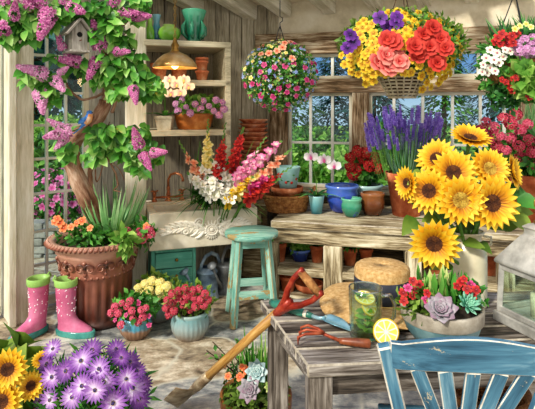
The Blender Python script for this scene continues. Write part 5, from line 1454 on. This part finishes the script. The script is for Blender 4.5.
for px, py, ax in ((420, 205, -1), (425, 175, -1), (510, 210, 1), (517, 198, 1), (500, 225, 1), (440, 215, -1), (505, 190, 1), (415, 218, -1), (512, 215, 1), (448, 190, 0), (475, 185, 0)):
    e = P(lf, px, py, R.uniform(2.14, 2.26)); st = V((0, 0, .28)); mb.tube([st, (st+e)/2+V((0, 0, .02)), e], .003, 'stem', 5, False)
    mb.leaf(e, (ax*.8+R.uniform(-.3, .3), -.6, R.uniform(-.6, .4)), (0, -1, .6), R.uniform(.085, .125), .07, 'leaf_sun' if R.random() < .75 else 'leaf_mid', -.25, 5, 'heart', .3)
mb.build('leaves', lf)
# ================================================================ succulent bowls
def rosette(t, p, nn, r, m, name='succulent_rosette', rings=5, w=.55):
    f = MB()
    for k in range(rings):
        q = 1-k/rings; petal_ring(f, 8, r*q, r*q*w, m, .25+1.6*(1-q), .25, 'spoon', r*.03*k, k*.4, 0, 3, .3)
    o = f.build(name, t, p, solid=.0025); o.rotation_mode = 'QUATERNION'; o.rotation_quaternion = V(nn).to_track_quat('Z', 'Y')
tpp = on(441.5, 1.89, TZ+.001)
def ribbowl(m1, m2, r, h):
    def f(t):
        mb = MB(); mb.lathe([(.0001, 0), (r*.60, 0), (r*.66, .006), (r*.86, h*.35), (r*.94, h*.60)], m1, 96, flute=(34, .03, .004, h*.58)); mb.build('pot', t)
        mb = MB(); mb.lathe([(r*.94, h*.60), (r*.985, h*.64), (r*1.0, h*.95), (r*.985, h), (r*.92, h), (r*.90, h*.9), (r*.8, h*.7)], m2, 64); mb.build('rim_band', t)
    return f
t = potted('succulent_bowl', 'stone rimmed ribbed blue bowl of succulents and red flowers on the table', 'planter', tpp, ribbowl('bowl_blue', 'bowl_rim', .152, .135), soil=(.14, .118))
mb = MB()
for k in range(70):
    a = R.uniform(0, 2*PI); p = V((R.uniform(-.05, .05), R.uniform(-.03, .06), .12)); mb.leaf(p, (math.cos(a)*.6, math.sin(a)*.5, 1), (math.cos(a), math.sin(a), .2), R.uniform(.07, .15), .024, 'succ_lime' if R.random() < .3 else 'leaf_mid', -.2, 4, 'spoon', .4)
foliage(mb, 420, (-.09, -.02, .15), (.08, .09, .055), .032, .018, 'leaf_olive', .2); foliage(mb, 260, (.10, .02, .16), (.07, .08, .06), .032, .018, 'leaf_mid', .2); mb.build('foliage', t)
for px, py in ((403, 292), (408, 287), (413, 280), (419, 283), (412, 295), (420, 297), (427, 292), (404, 300), (415, 289), (426, 299), (461, 281), (467, 288), (471, 284), (476, 289), (464, 278), (473, 295), (468, 293), (457, 285)):
    inst(red5 if px % 3 else mag5, t, P(t, px, py+1, 1.82+R.uniform(-.03, .05)), (R.uniform(-.4, .4), -1, .8), R.uniform(.45, .62))
rosette(t, P(t, 440, 311, 1.78), (-.1, -.8, .9), .062, 'succ_lilac', w=.7)
rosette(t, P(t, 467, 305, 1.81), (.3, -.8, .8), .050, 'succ_green', w=.3, rings=6)
rosette(t, P(t, 474, 300, 1.86), (.6, -.6, .8), .035, 'succ_green', w=.3, rings=6)
fb = on(256, 2.56)
t = potted('succulent_bowl', 'copper rimmed blue ribbed bowl of succulents on the floor by the table leg', 'planter', fb, ribbowl('bowl_blue', 'bowl_copper', .185, .17), soil=(.17, .15))
mb = MB()
for k in range(150):
    a = R.uniform(0, 2*PI); p = V((R.uniform(-.06, .10), R.uniform(-.04, .08), .15)); mb.leaf(p, (math.cos(a)*.6, math.sin(a)*.5, 1), (math.cos(a), math.sin(a), .2), R.uniform(.16, .32), .016, 'leaf_mid' if k % 3 else 'bush_light', -.25, 5, 'strap', .3)
foliage(mb, 500, (-.02, -.05, .19), (.18, .14, .07), .04, .02, 'leaf_olive', .2)
for k in range(9):
    e = V((R.uniform(-.30, -.02), R.uniform(-.1, .1), R.uniform(.28, .44))); mb.tube([(-.02, 0, .16), e*.6+V((0, 0, .08)), e], .003, 'bark_dark', 5, False)
    for j in range(10): mb.leaf(e*(.5+.05*j)+V((0, 0, .06*(1-j/10))), rv(), (0, 0, 1), .032, .022, 'leaf_mid', 0, 2)
mb.build('foliage', t)
rosette(t, P(t, 257, 372, 2.42), (-.1, -1, .6), .062, 'succ_blue', w=.6)
rosette(t, P(t, 250, 390, 2.38), (-.2, -1, .7), .062, 'succ_lilac', w=.55)
rosette(t, P(t, 270, 387, 2.38), (.2, -1, .7), .034, 'succ_lime', w=.5)
rosette(t, P(t, 278, 392, 2.38), (.3, -1, .7), .032, 'succ_lime', w=.5)
for px, py in ((223, 364), (242, 367), (246, 370), (269, 372), (240, 377), (228, 376), (262, 366)): inst(org5, t, P(t, px, py, 2.42), (R.uniform(-.4, .4), -1, .8), R.uniform(.5, .75))
# wicker basket on the floor under the table
wb = thing('wicker_basket', 'dark wicker basket standing on the floor under the table behind the chair', 'basket', on(487, 2.35))
mb = MB(); weave(mb, (0, 0, 0), .15, .15, .01, .30, .18, 'wicker', 16, th=.010); mb.lathe([(.0001, .004), (.145, .004), (.15, .01), (.176, .295)], 'wicker_dark', 36); mb.build('body', wb)
# ================================================================ hanging baskets
def hang(px, py, Y, label, r, cage=None):
    c = at(px, py, Y); t = thing('hanging_basket', label, 'hanging basket', c)
    return t
def wires(t, z0, z1, r, m='iron', hook=True):
    mb = MB()
    for k in range(3):
        a = 2*PI*k/3+.5; mb.tube([(r*math.cos(a), r*math.sin(a), z0), (0, 0, z1)], .0035, m, 5)
    mb.tube([(0, 0, z1-.005), (.0, 0, z1+.02), (.02, 0, z1+.035), (.02, 0, z1+.06), (0, 0, z1+.07), (0, 0, cz(t.location.y)-t.location.z+.0)], .004, m, 6); mb.build('hanging_wires', t)
# by the corner
t = hang(280, 76, 3.95, 'round hanging basket of tiny mixed blue, pink and salmon flowers', .3)
mb = MB(); mb.lathe([(.0001, -.16), (.08, -.15), (.15, -.08), (.175, .0), (.165, .0), (.14, -.07), (.0001, -.14)], 'wicker_dark', 28); mb.build('basket', t)
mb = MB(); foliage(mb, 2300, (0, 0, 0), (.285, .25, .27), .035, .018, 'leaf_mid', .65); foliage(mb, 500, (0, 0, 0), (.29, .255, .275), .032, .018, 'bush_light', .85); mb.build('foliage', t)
wires(t, .1, .40, .1)
pts = spread(96, (0, 0, 0), (.30, .26, .285), face=(0, -1, .2), jit=.15, tries=14)
for p, nn in pts:
    x, z = p.x/.3, p.z/.285
    if z > .35 and -.55 < x < .35: src = sal5 if R.random() < .7 else pye5
    elif z < -.1 and x < .55: src = mag5 if R.random() < .62 else blu5
    elif x < -.55: src = pye5 if R.random() < .6 else blu5
    else: src = blu5 if R.random() < .68 else mag5
    inst(src, t, p, nn+V((0, -.5, .2)), R.uniform(.6, .85))
mb = MB()
for p, nn in ellip_points(520, (0, 0, 0), (.30, .265, .285), .93):
    m_ = ('p_blue', 'p_white', 'p_blue', 'p_paleyellow')[R.randrange(4)]; d_, s1, u1 = frame(nn)
    for k in range(4): a = PI/2*k; mb.leaf(p, s1*math.cos(a)+u1*math.sin(a)+nn*.3, nn, .009, .008, m_, 0, 1, 'wide', .05)
mb.build('tiny_blossoms', t, kind='stuff')
# big central one
t = hang(402, 55, 3.35, 'huge hanging basket of yellow calibrachoa, red begonias and purple petunias', .4)
mb = MB()
for k in range(9): a_ = k/8; weave(mb, (0, 0, -.285+.022*k), .085+.011*k, .085+.011*k, 0, .001, 0, 'square_pot', 2, 24, .005)
for k in range(18):
    a = 2*PI*k/18; mb.tube([(.085*math.cos(a), .085*math.sin(a), -.285), (.185*math.cos(a), .185*math.sin(a), -.10)], .006, 'square_pot', 5)
mb.lathe([(.0001, -.27), (.075, -.27), (.15, -.12), (.0001, -.1)], 'wicker_dark', 20); mb.build('basket', t)
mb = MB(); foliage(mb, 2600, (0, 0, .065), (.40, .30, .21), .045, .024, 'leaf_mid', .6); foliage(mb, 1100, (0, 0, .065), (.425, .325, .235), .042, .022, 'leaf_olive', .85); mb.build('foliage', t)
wires(t, .1, .50, .13, 'wicker_dark')
def big(src, L, s, Y=3.02):
    for px, py in L: inst(src, t, P(t, px, py, Y+R.uniform(-.03, .03)), (R.uniform(-.3, .3), -1, .25), s*R.uniform(.9, 1.1))
big(bego_red, [(415, 46), (424, 35), (433, 28), (441, 39), (430, 47), (419, 54), (445, 48), (437, 63), (393, 42), (388, 40)], .72)
big(bego_sal, [(378, 62), (386, 55), (396, 52), (399, 62), (388, 67)], .75)
big(pur5, [(350, 35), (353, 42), (347, 48), (396, 22), (387, 27), (380, 18), (397, 17)], .68, 3.08)
used_ = [(415, 46), (424, 35), (433, 28), (441, 39), (430, 47), (419, 54), (445, 48), (378, 62), (388, 57), (396, 52), (350, 35), (349, 45), (396, 22), (387, 27), (393, 42)]
cnt = 0; cand = []
rr_ = random.Random(11)
while len(cand) < 98:
    best = None; bd = -1
    for _ in range(25):
        a = rr_.uniform(0, 2*PI); q = rr_.random()**.5
        px, py = 402+61*q*math.cos(a), 51+ (41 if math.sin(a) > 0 else 40)*q*math.sin(a)
        if any((px-ux)**2+(py-uy)**2 < 85 for ux, uy in used_): continue
        if 405 < px < 450 and 55 < py < 72 and rr_.random() < .7: continue
        if 374 < px < 420 and py > 75: continue
        dm = min([(px-x)**2+(py-y)**2 for x, y in cand], default=1e6)
        if dm > bd: bd = dm; best = (px, py)
    cand.append(best)
for px, py in cand:
    q2 = min(1, ((px-402)/63)**2+((py-51)/43)**2); Y = 3.33-.31*math.sqrt(1-q2*.98)
    inst(yel5, t, P(t, px, py, Y), ((px-402)/60*.8+R.uniform(-.3, .3), -1, (51-py)/45*.6+.1+R.uniform(-.2, .2)), R.uniform(.68, .92))
# right one
t = hang(515, 66, 3.05, 'mossy hanging basket of white, red and mauve flowers at the bench end', .3)
mb = MB(); mb.lathe([(.0001, -.20), (.06, -.19), (.14, -.12), (.175, -.03), (.18, .03), (.165, .03), (.0001, -.1)], 'wicker', 32); mb.build('basket', t)
mb = MB(); foliage(mb, 620, (0, 0, -.03), (.20, .18, .20), .05, .03, 'leaf_mid', .9); foliage(mb, 900, (.0, 0, .09), (.20, .18, .11), .05, .024, 'leaf_mid', .4)
foliage(mb, 150, P(t, 528, 80, 2.85), (.08, .04, .11), .075, .05, 'bush_light', .3, shape='heart'); foliage(mb, 220, P(t, 505, 97, 2.95), (.10, .06, .09), .04, .025, 'leaf_dark', .3)
for k in range(60): mb.leaf((R.uniform(-.1, .15), R.uniform(-.08, .08), .12), (R.uniform(-.6, .6), R.uniform(-.4, .4), 1), (0, -1, .2), R.uniform(.12, .22), .02, 'leaf_dark', -.2, 4, 'strap')
mb.build('foliage', t); wires(t, .05, .45, .14)
def bl(src, L, s, Y=2.86):
    for px, py in L: inst(src, t, P(t, px, py, Y+R.uniform(-.03, .03)), (R.uniform(-.3, .3), -1, .3), s*.85*R.uniform(.9, 1.1))
bl(wht5, [(490, 50), (497, 53), (486, 58), (494, 60), (483, 65), (490, 68), (499, 63), (505, 50), (510, 51), (482, 72), (487, 73), (495, 71), (503, 57)], .62)
bl(red5, [(498, 38), (502, 34), (507, 38), (512, 36), (500, 44), (507, 44), (513, 43), (516, 33), (495, 42)], 1.05)
bl(mauvehead, [(518, 45), (524, 40), (530, 44), (520, 51), (527, 50), (533, 52), (524, 56), (533, 38)], .85)
bl(pye5, [(520, 26), (526, 24), (515, 29), (531, 27)], .9)
bl(red5, [(502, 80), (506, 82), (513, 79), (516, 78), (510, 88), (512, 91), (529, 97)], .9, 2.84)
# ================================================================ lilac tree, birdhouse, bluebird
TY = 3.84
tf = urn.location+V((-.02, .02, .60))
tree = thing('lilac_tree', 'flowering lilac tree with a twisting trunk growing out of the copper urn', 'tree', tf)
def TP(px, py, Y): return at(px, py, Y)-tf
trunk = [TP(97, 228, 3.86), TP(92, 212, 3.83), TP(84, 192, 3.78), TP(75, 172, 3.74), TP(71, 154, 3.70), TP(76, 138, 3.66), TP(88, 128, 3.62), TP(99, 116, 3.60), TP(106, 101, 3.58)]
trunk[0] = V((0, 0, 0))
def smooth(pts, k=3):
    out = []
    n = len(pts)
    for i in range(n-1):
        p0, p1, p2, p3 = pts[max(0, i-1)], pts[i], pts[i+1], pts[min(n-1, i+2)]
        for j in range(k):
            t = j/k; out.append(.5*((2*p1)+(p2-p0)*t+(2*p0-5*p1+4*p2-p3)*t*t+(3*p1-3*p2+p3-p0)*t**3)+rv()*.003)
    out.append(pts[-1]); return out
def limb(mb, pts, r0, r1, m='bark', n=10):
    pts = smooth([V(p) for p in pts], 4); k = len(pts)
    mb.tube(pts, [(r0+(r1-r0)*i/(k-1))*R.uniform(.9, 1.12) for i in range(k)], m, n)
mb = MB(); limb(mb, trunk, .074, .044, n=14); mb.build('trunk', tree)
def br(pts, r0, r1):
    mb = MB(); limb(mb, [TP(*p) for p in pts], r0, r1); mb.build('branch', tree)
br([(105, 103, 3.58), (106, 88, 3.56), (98, 74, 3.52), (88, 68, 3.48), (78, 62, 3.44)], .030, .012)
br([(105, 100, 3.58), (112, 84, 3.54), (110, 62, 3.50), (102, 42, 3.46), (97, 22, 3.42), (92, 8, 3.40)], .030, .015)
br([(108, 50, 3.49), (112, 34, 3.46), (122, 25, 3.44), (134, 16, 3.42)], .017, .008)
br([(98, 28, 3.44), (80, 14, 3.36), (50, 10, 3.26), (20, 14, 3.18), (2, 22, 3.14)], .019, .008)
br([(72, 64, 3.5), (64, 76, 3.44), (56, 82, 3.40), (47, 84, 3.38)], .008, .004)
br([(106, 92, 3.57), (84, 100, 3.50), (70, 90, 3.46), (64, 77, 3.44)], .010, .005)
br([(92, 205, 3.82), (90, 182, 3.78), (92, 165, 3.76), (104, 152, 3.74), (118, 148, 3.72), (128, 140, 3.68)], .022, .010)
br([(95, 162, 3.76), (97, 182, 3.74), (106, 160, 3.70), (118, 168, 3.70), (124, 180, 3.70)], .006, .003)
br([(104, 153, 3.74), (114, 170, 3.72), (118, 184, 3.72), (114, 190, 3.71), (122, 192, 3.71)], .009, .003)
br([(112, 112, 3.6), (118, 98, 3.56), (132, 86, 3.52), (145, 84, 3.5)], .014, .006)
# leaf masses: (px, py, Y, radius px x, y, count)
LM = [(15, 14, 3.16, 24, 16, 95), (8, 30, 3.12, 12, 15, 45), (45, 10, 3.24, 22, 14, 70), (27, 30, 3.16, 10, 14, 34), (75, 8, 3.30, 20, 12, 60), (50, 26, 3.20, 7, 6, 10),
      (100, 14, 3.38, 24, 16, 95), (128, 10, 3.42, 18, 14, 60), (101, 34, 3.36, 9, 10, 24), (122, 38, 3.42, 12, 12, 36), (140, 4, 3.44, 9, 10, 26), (112, 26, 3.36, 12, 10, 30),
      (46, 78, 3.36, 16, 12, 44), (53, 93, 3.34, 8, 10, 22), (34, 75, 3.34, 9, 8, 20), (80, 64, 3.40, 13, 7, 24), (59, 60, 3.36, 7, 6, 12), (100, 72, 3.46, 16, 14, 60), (118, 68, 3.46, 14, 14, 50),
      (135, 75, 3.48, 14, 16, 66), (150, 86, 3.50, 12, 14, 48), (122, 92, 3.48, 12, 10, 30), (112, 60, 3.42, 12, 10, 34), (132, 55, 3.46, 8, 10, 22),
      (126, 142, 3.64, 22, 17, 105), (148, 152, 3.66, 13, 16, 60), (100, 138, 3.58, 12, 12, 34), (95, 155, 3.56, 9, 9, 22), (66, 150, 3.55, 9, 14, 26), (140, 165, 3.66, 9, 11, 24), (108, 128, 3.58, 12, 8, 26), (140, 130, 3.64, 10, 8, 26)]
for px, py, Y, rx, ry, n in LM:
    c = TP(px, py, Y); sx_, sy_ = rx*Y/F, ry*Y/F
    mb = MB()
    for _ in range(int(n*1.05)):
        q = rv()*R.random()**.4; p = c+V((q.x*sx_, q.y*.13, q.z*sy_))
        d = V((q.x*.7+R.uniform(-.5, .5), -.45+R.uniform(-.4, .4), -.55+R.uniform(-.5, .45)))
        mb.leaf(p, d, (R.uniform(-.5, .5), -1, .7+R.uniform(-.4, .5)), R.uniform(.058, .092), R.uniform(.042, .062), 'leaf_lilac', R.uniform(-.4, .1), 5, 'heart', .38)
    for _ in range(5):
        q = rv(); mb.tube([c, c+V((q.x*sx_, q.y*.1, q.z*sy_))*.8], [.004, .0025], 'bark_dark', 5, False)
    mb.build('foliage', tree)
def panicle(m):
    mb = MB()
    for _ in range(150):
        z = R.random(); r_ = .038*(1-z)**.65*(.55+.45*min(1, z*6+.3)); a = R.uniform(0, 2*PI)
        p = V((r_*math.cos(a), r_*math.sin(a), z*.125)); nn = V((math.cos(a), math.sin(a), .35)).normalized(); d_, s1, u1 = frame(nn); o = R.random()*3
        for k in range(4):
            b = 2*PI*k/4+o; mb.leaf(p, s1*math.cos(b)+u1*math.sin(b)+nn*.25, nn, .0115, .010, m, -.1, 1, 'wide', .05)
    mb.tube([(0, 0, -.03), (0, 0, .06)], [.004, .002], 'stem', 5)
    return proto(mb.build('lilac_bloom'))
L1, L2 = panicle('lilac'), panicle('lilac_pale')
for px, py, s, k, dx, dz in [(49, 12, 1.35, 0, -.1, -1), (44, 4, 1.0, 0, -.4, .2), (8, 27, 1.15, 0, -.9, -.5), (14, 18, .8, 0, .3, .6), (33, 7, .9, 0, -.6, .5), (71, 7, 1.0, 0, .7, -.3), (64, 3, .7, 0, 0, 1), (116, 5, 1.0, 0, .1, .8), (122, 13, 1.0, 0, .9, -.1), (134, 16, .95, 0, 1, -.1),
        (101, 48, 1.25, 0, -.15, 1), (97, 60, 1.0, 0, -.3, -1), (116, 51, .8, 0, 1, -.1), (80, 62, 1.0, 0, -.8, .1), (63, 49, .7, 0, -.2, 1), (67, 55, .6, 0, .5, -.6), (88, 66, .7, 0, .4, -.8), (46, 75, 1.15, 1, -.7, .25), (55, 80, .9, 1, .6, -.5), (40, 92, 1.1, 1, .35, -.9), (60, 73, .6, 1, .8, .4), (133, 88, .85, 0, .3, -.9), (72, 131, 1.2, 1, -.8, -.2), (66, 137, .8, 1, -.5, -.8), (62, 128, .7, 1, -.6, .5), (139, 146, 1.0, 0, -.1, .8), (143, 155, .9, 0, .5, -.7), (153, 153, .85, 0, .8, .1), (5, 4, .8, 0, 0, 1)]:
    Y = 3.02+.0028*px if py < 40 else (3.28 if px < 66 else 3.36 if py < 100 else 3.5)
    inst([L1, L2][k], tree, TP(px, py, Y), (dx, -.5, dz), s*1.22)
# birdhouse hanging in the branches
bhp = at(76, 38, 3.30)
bh = thing('birdhouse', 'weathered grey wooden birdhouse with a round hole hanging in the lilac', 'birdhouse', bhp, .65); bh.scale = (1.15, 1.15, 1.15)
w_, dpt, h1, h2 = .085, .14, .0, .115
mb = MB()
vs = [(-w_/2, -dpt/2, -.075), (w_/2, -dpt/2, -.075), (w_/2, -dpt/2, .03), (0, -dpt/2, .085), (-w_/2, -dpt/2, .03)]; vs += [(x, dpt/2, z) for x, y, z in vs]
fs = [(0, 1, 2, 3, 4), (9, 8, 7, 6, 5), (0, 5, 6, 1), (1, 6, 7, 2), (4, 9, 5, 0), (2, 7, 8, 3), (3, 8, 9, 4)]
mb.add(vs, fs, 'birdhouse_wood', None, [(v[2]+4, v[0], v[1]) for v in vs]); mb.build('body', bh)
for s_ in (-1, 1):
    mb = MB(); mb.beam((s_*.002, .0, .098), (s_*.075, .0, .008), .20, .012, 'birdhouse_wood', up=(s_*.7, 0, .7)); mb.build('roof_panel', bh, bevel=.002)
mb = MB(); mb.box((0, 0, -.081), (.11, .17, .012), 'birdhouse_wood'); mb.build('floor_board', bh, bevel=.002)
rotx = Matrix.Rotation(PI/2, 3, 'X')
mb = MB(); mb.lathe([(.0001, 0), (.015, 0), (.0151, -.003)], 'black', 20, c=(0, -dpt/2-.0015, .012), rot=rotx); mb.build('entrance_hole', bh)
mb = MB(); mb.tube([(0, -dpt/2, -.022), (0, -dpt/2-.03, -.022)], .003, 'handle_wood', 6); mb.build('perch', bh)
mb = MB(); mb.tube([(0, 0, .10), (.0, .0, .20)], .0025, 'iron', 5); mb.build('hanger', bh)
# bluebird on the trunk
bp = at(88, 121, 3.44)
bird = thing('bluebird', 'small bluebird with an orange breast perched on the lilac trunk', 'bird', bp, 0)
ax = [V((.052, .012, -.075)), V((.03, .006, -.04)), V((.014, 0, -.012)), V((0, -.004, .018)), V((-.006, -.008, .045)), V((-.004, -.012, .066)), V((-.002, -.012, .082))]
ax = [V((-p.x*-1, p.y, p.z)) for p in ax]
def loft(mb, pts, rad, n=14):
    mb.tube(pts, rad, 'bird_orange', n)
mb = MB(); k0 = len(mb.f)
loft(mb, [V((-.062, 0, -.058)), V((-.042, 0, -.038)), V((-.02, 0, -.014)), V((0, -.002, .010)), V((.010, -.004, .032)), V((.012, -.005, .050)), V((.010, -.006, .066)), V((.008, -.006, .072))], [.004, .010, .024, .029, .025, .020, .018, .006])
# blue back and head, orange breast: by side of the body
bi = mb.mi('bird_blue')
for i, f in enumerate(mb.f):
    c = sum((V(mb.v[j]) for j in f), V((0, 0, 0)))/len(f)
    if c.z > .045 or (c.x+.0-c.z*.45) < -.008: mb.m[i] = bi
mb.build('body', bird)
for s_ in (-1, 1):
    mb = MB(); mb.leaf((.002, s_*.022-.004, .026), (-.85, s_*.05, -.62), (0, s_, .1), .075, .034, 'bird_blue', 0, 4); mb.build('wing', bird, solid=.004)
mb = MB(); mb.tube([(-.055, 0, -.052), (-.10, 0, -.088)], [.008, .010], 'bird_blue', 6, squash=.4); mb.build('tail', bird)
mb = MB(); mb.tube([(.024, -.006, .058), (.042, -.008, .056)], [.005, .0008], 'black', 6); mb.build('beak', bird)
mb = MB(); mb.ball((.018, -.022, .061), .0028, 'black', 6); mb.build('eye', bird)
mb = MB()
for s_ in (-.008, .008): mb.tube([(0, s_, -.012), (.004, s_, -.034)], .002, 'black', 5)
mb.build('legs', bird)
# ================================================================ clean up prototypes that were only sources
for o in PROTO:
    bpy.data.objects.remove(o, do_unlink=True)
# ================================================================ light, sky, camera
w = bpy.data.worlds.new('World'); sc.world = w; w.use_nodes = True; nt = w.node_tree
bg = nt.nodes['Background']; tc = nt.nodes.new('ShaderNodeTexCoord')
sx = nt.nodes.new('ShaderNodeSeparateXYZ'); nt.links.new(tc.outputs['Generated'], sx.inputs[0])
cl = noisen(nt, mapping(nt, tc.outputs['Generated'], 1, 1, 2.5), 3.5, 6, .6)
blue = ramp(nt, sx.outputs['Z'], [(0, 'b8d4ea'), (.08, '6f9fd8'), (.35, '3c6cc0'), (1, '5f8cd0')])
k = ramp(nt, mathn(nt, 'ADD', cl, mathn(nt, 'MULTIPLY', sx.outputs['Y'], -.35)), [(.42, '000000'), (.62, 'ffffff')])
c = mixc(nt, k, blue, 'fff8ec')
nt.links.new(c, bg.inputs[0]); bg.inputs[1].default_value = WORLD
s = bpy.data.lights.new('sun', 'SUN'); s.energy = SUN; s.angle = math.radians(7); s.color = (1, .95, .84)
so = bpy.data.objects.new('sun', s); COL.objects.link(so)
so.rotation_euler = V((.50, .62, -.60)).to_track_quat('-Z', 'Y').to_euler()
cam = bpy.data.cameras.new('camera'); cam.lens = F/535*36; cam.sensor_width = 36; cam.sensor_fit = 'HORIZONTAL'
cam.shift_y = -(204.5-HY)/535; cam.clip_start = .05; cam.clip_end = 300
co = bpy.data.objects.new('camera', cam); co.location = (0, 0, EYE); co.rotation_euler = (PI/2, 0, 0)
COL.objects.link(co); sc.camera = co
sc.view_settings.view_transform = 'Standard'; sc.view_settings.look = 'None'; sc.view_settings.gamma = 1
sc.view_settings.use_curve_mapping = False; sc.view_settings.exposure = EXPO
sc.cycles.use_denoising = True
sc.cycles.max_bounces = 8; sc.cycles.transparent_max_bounces = 12
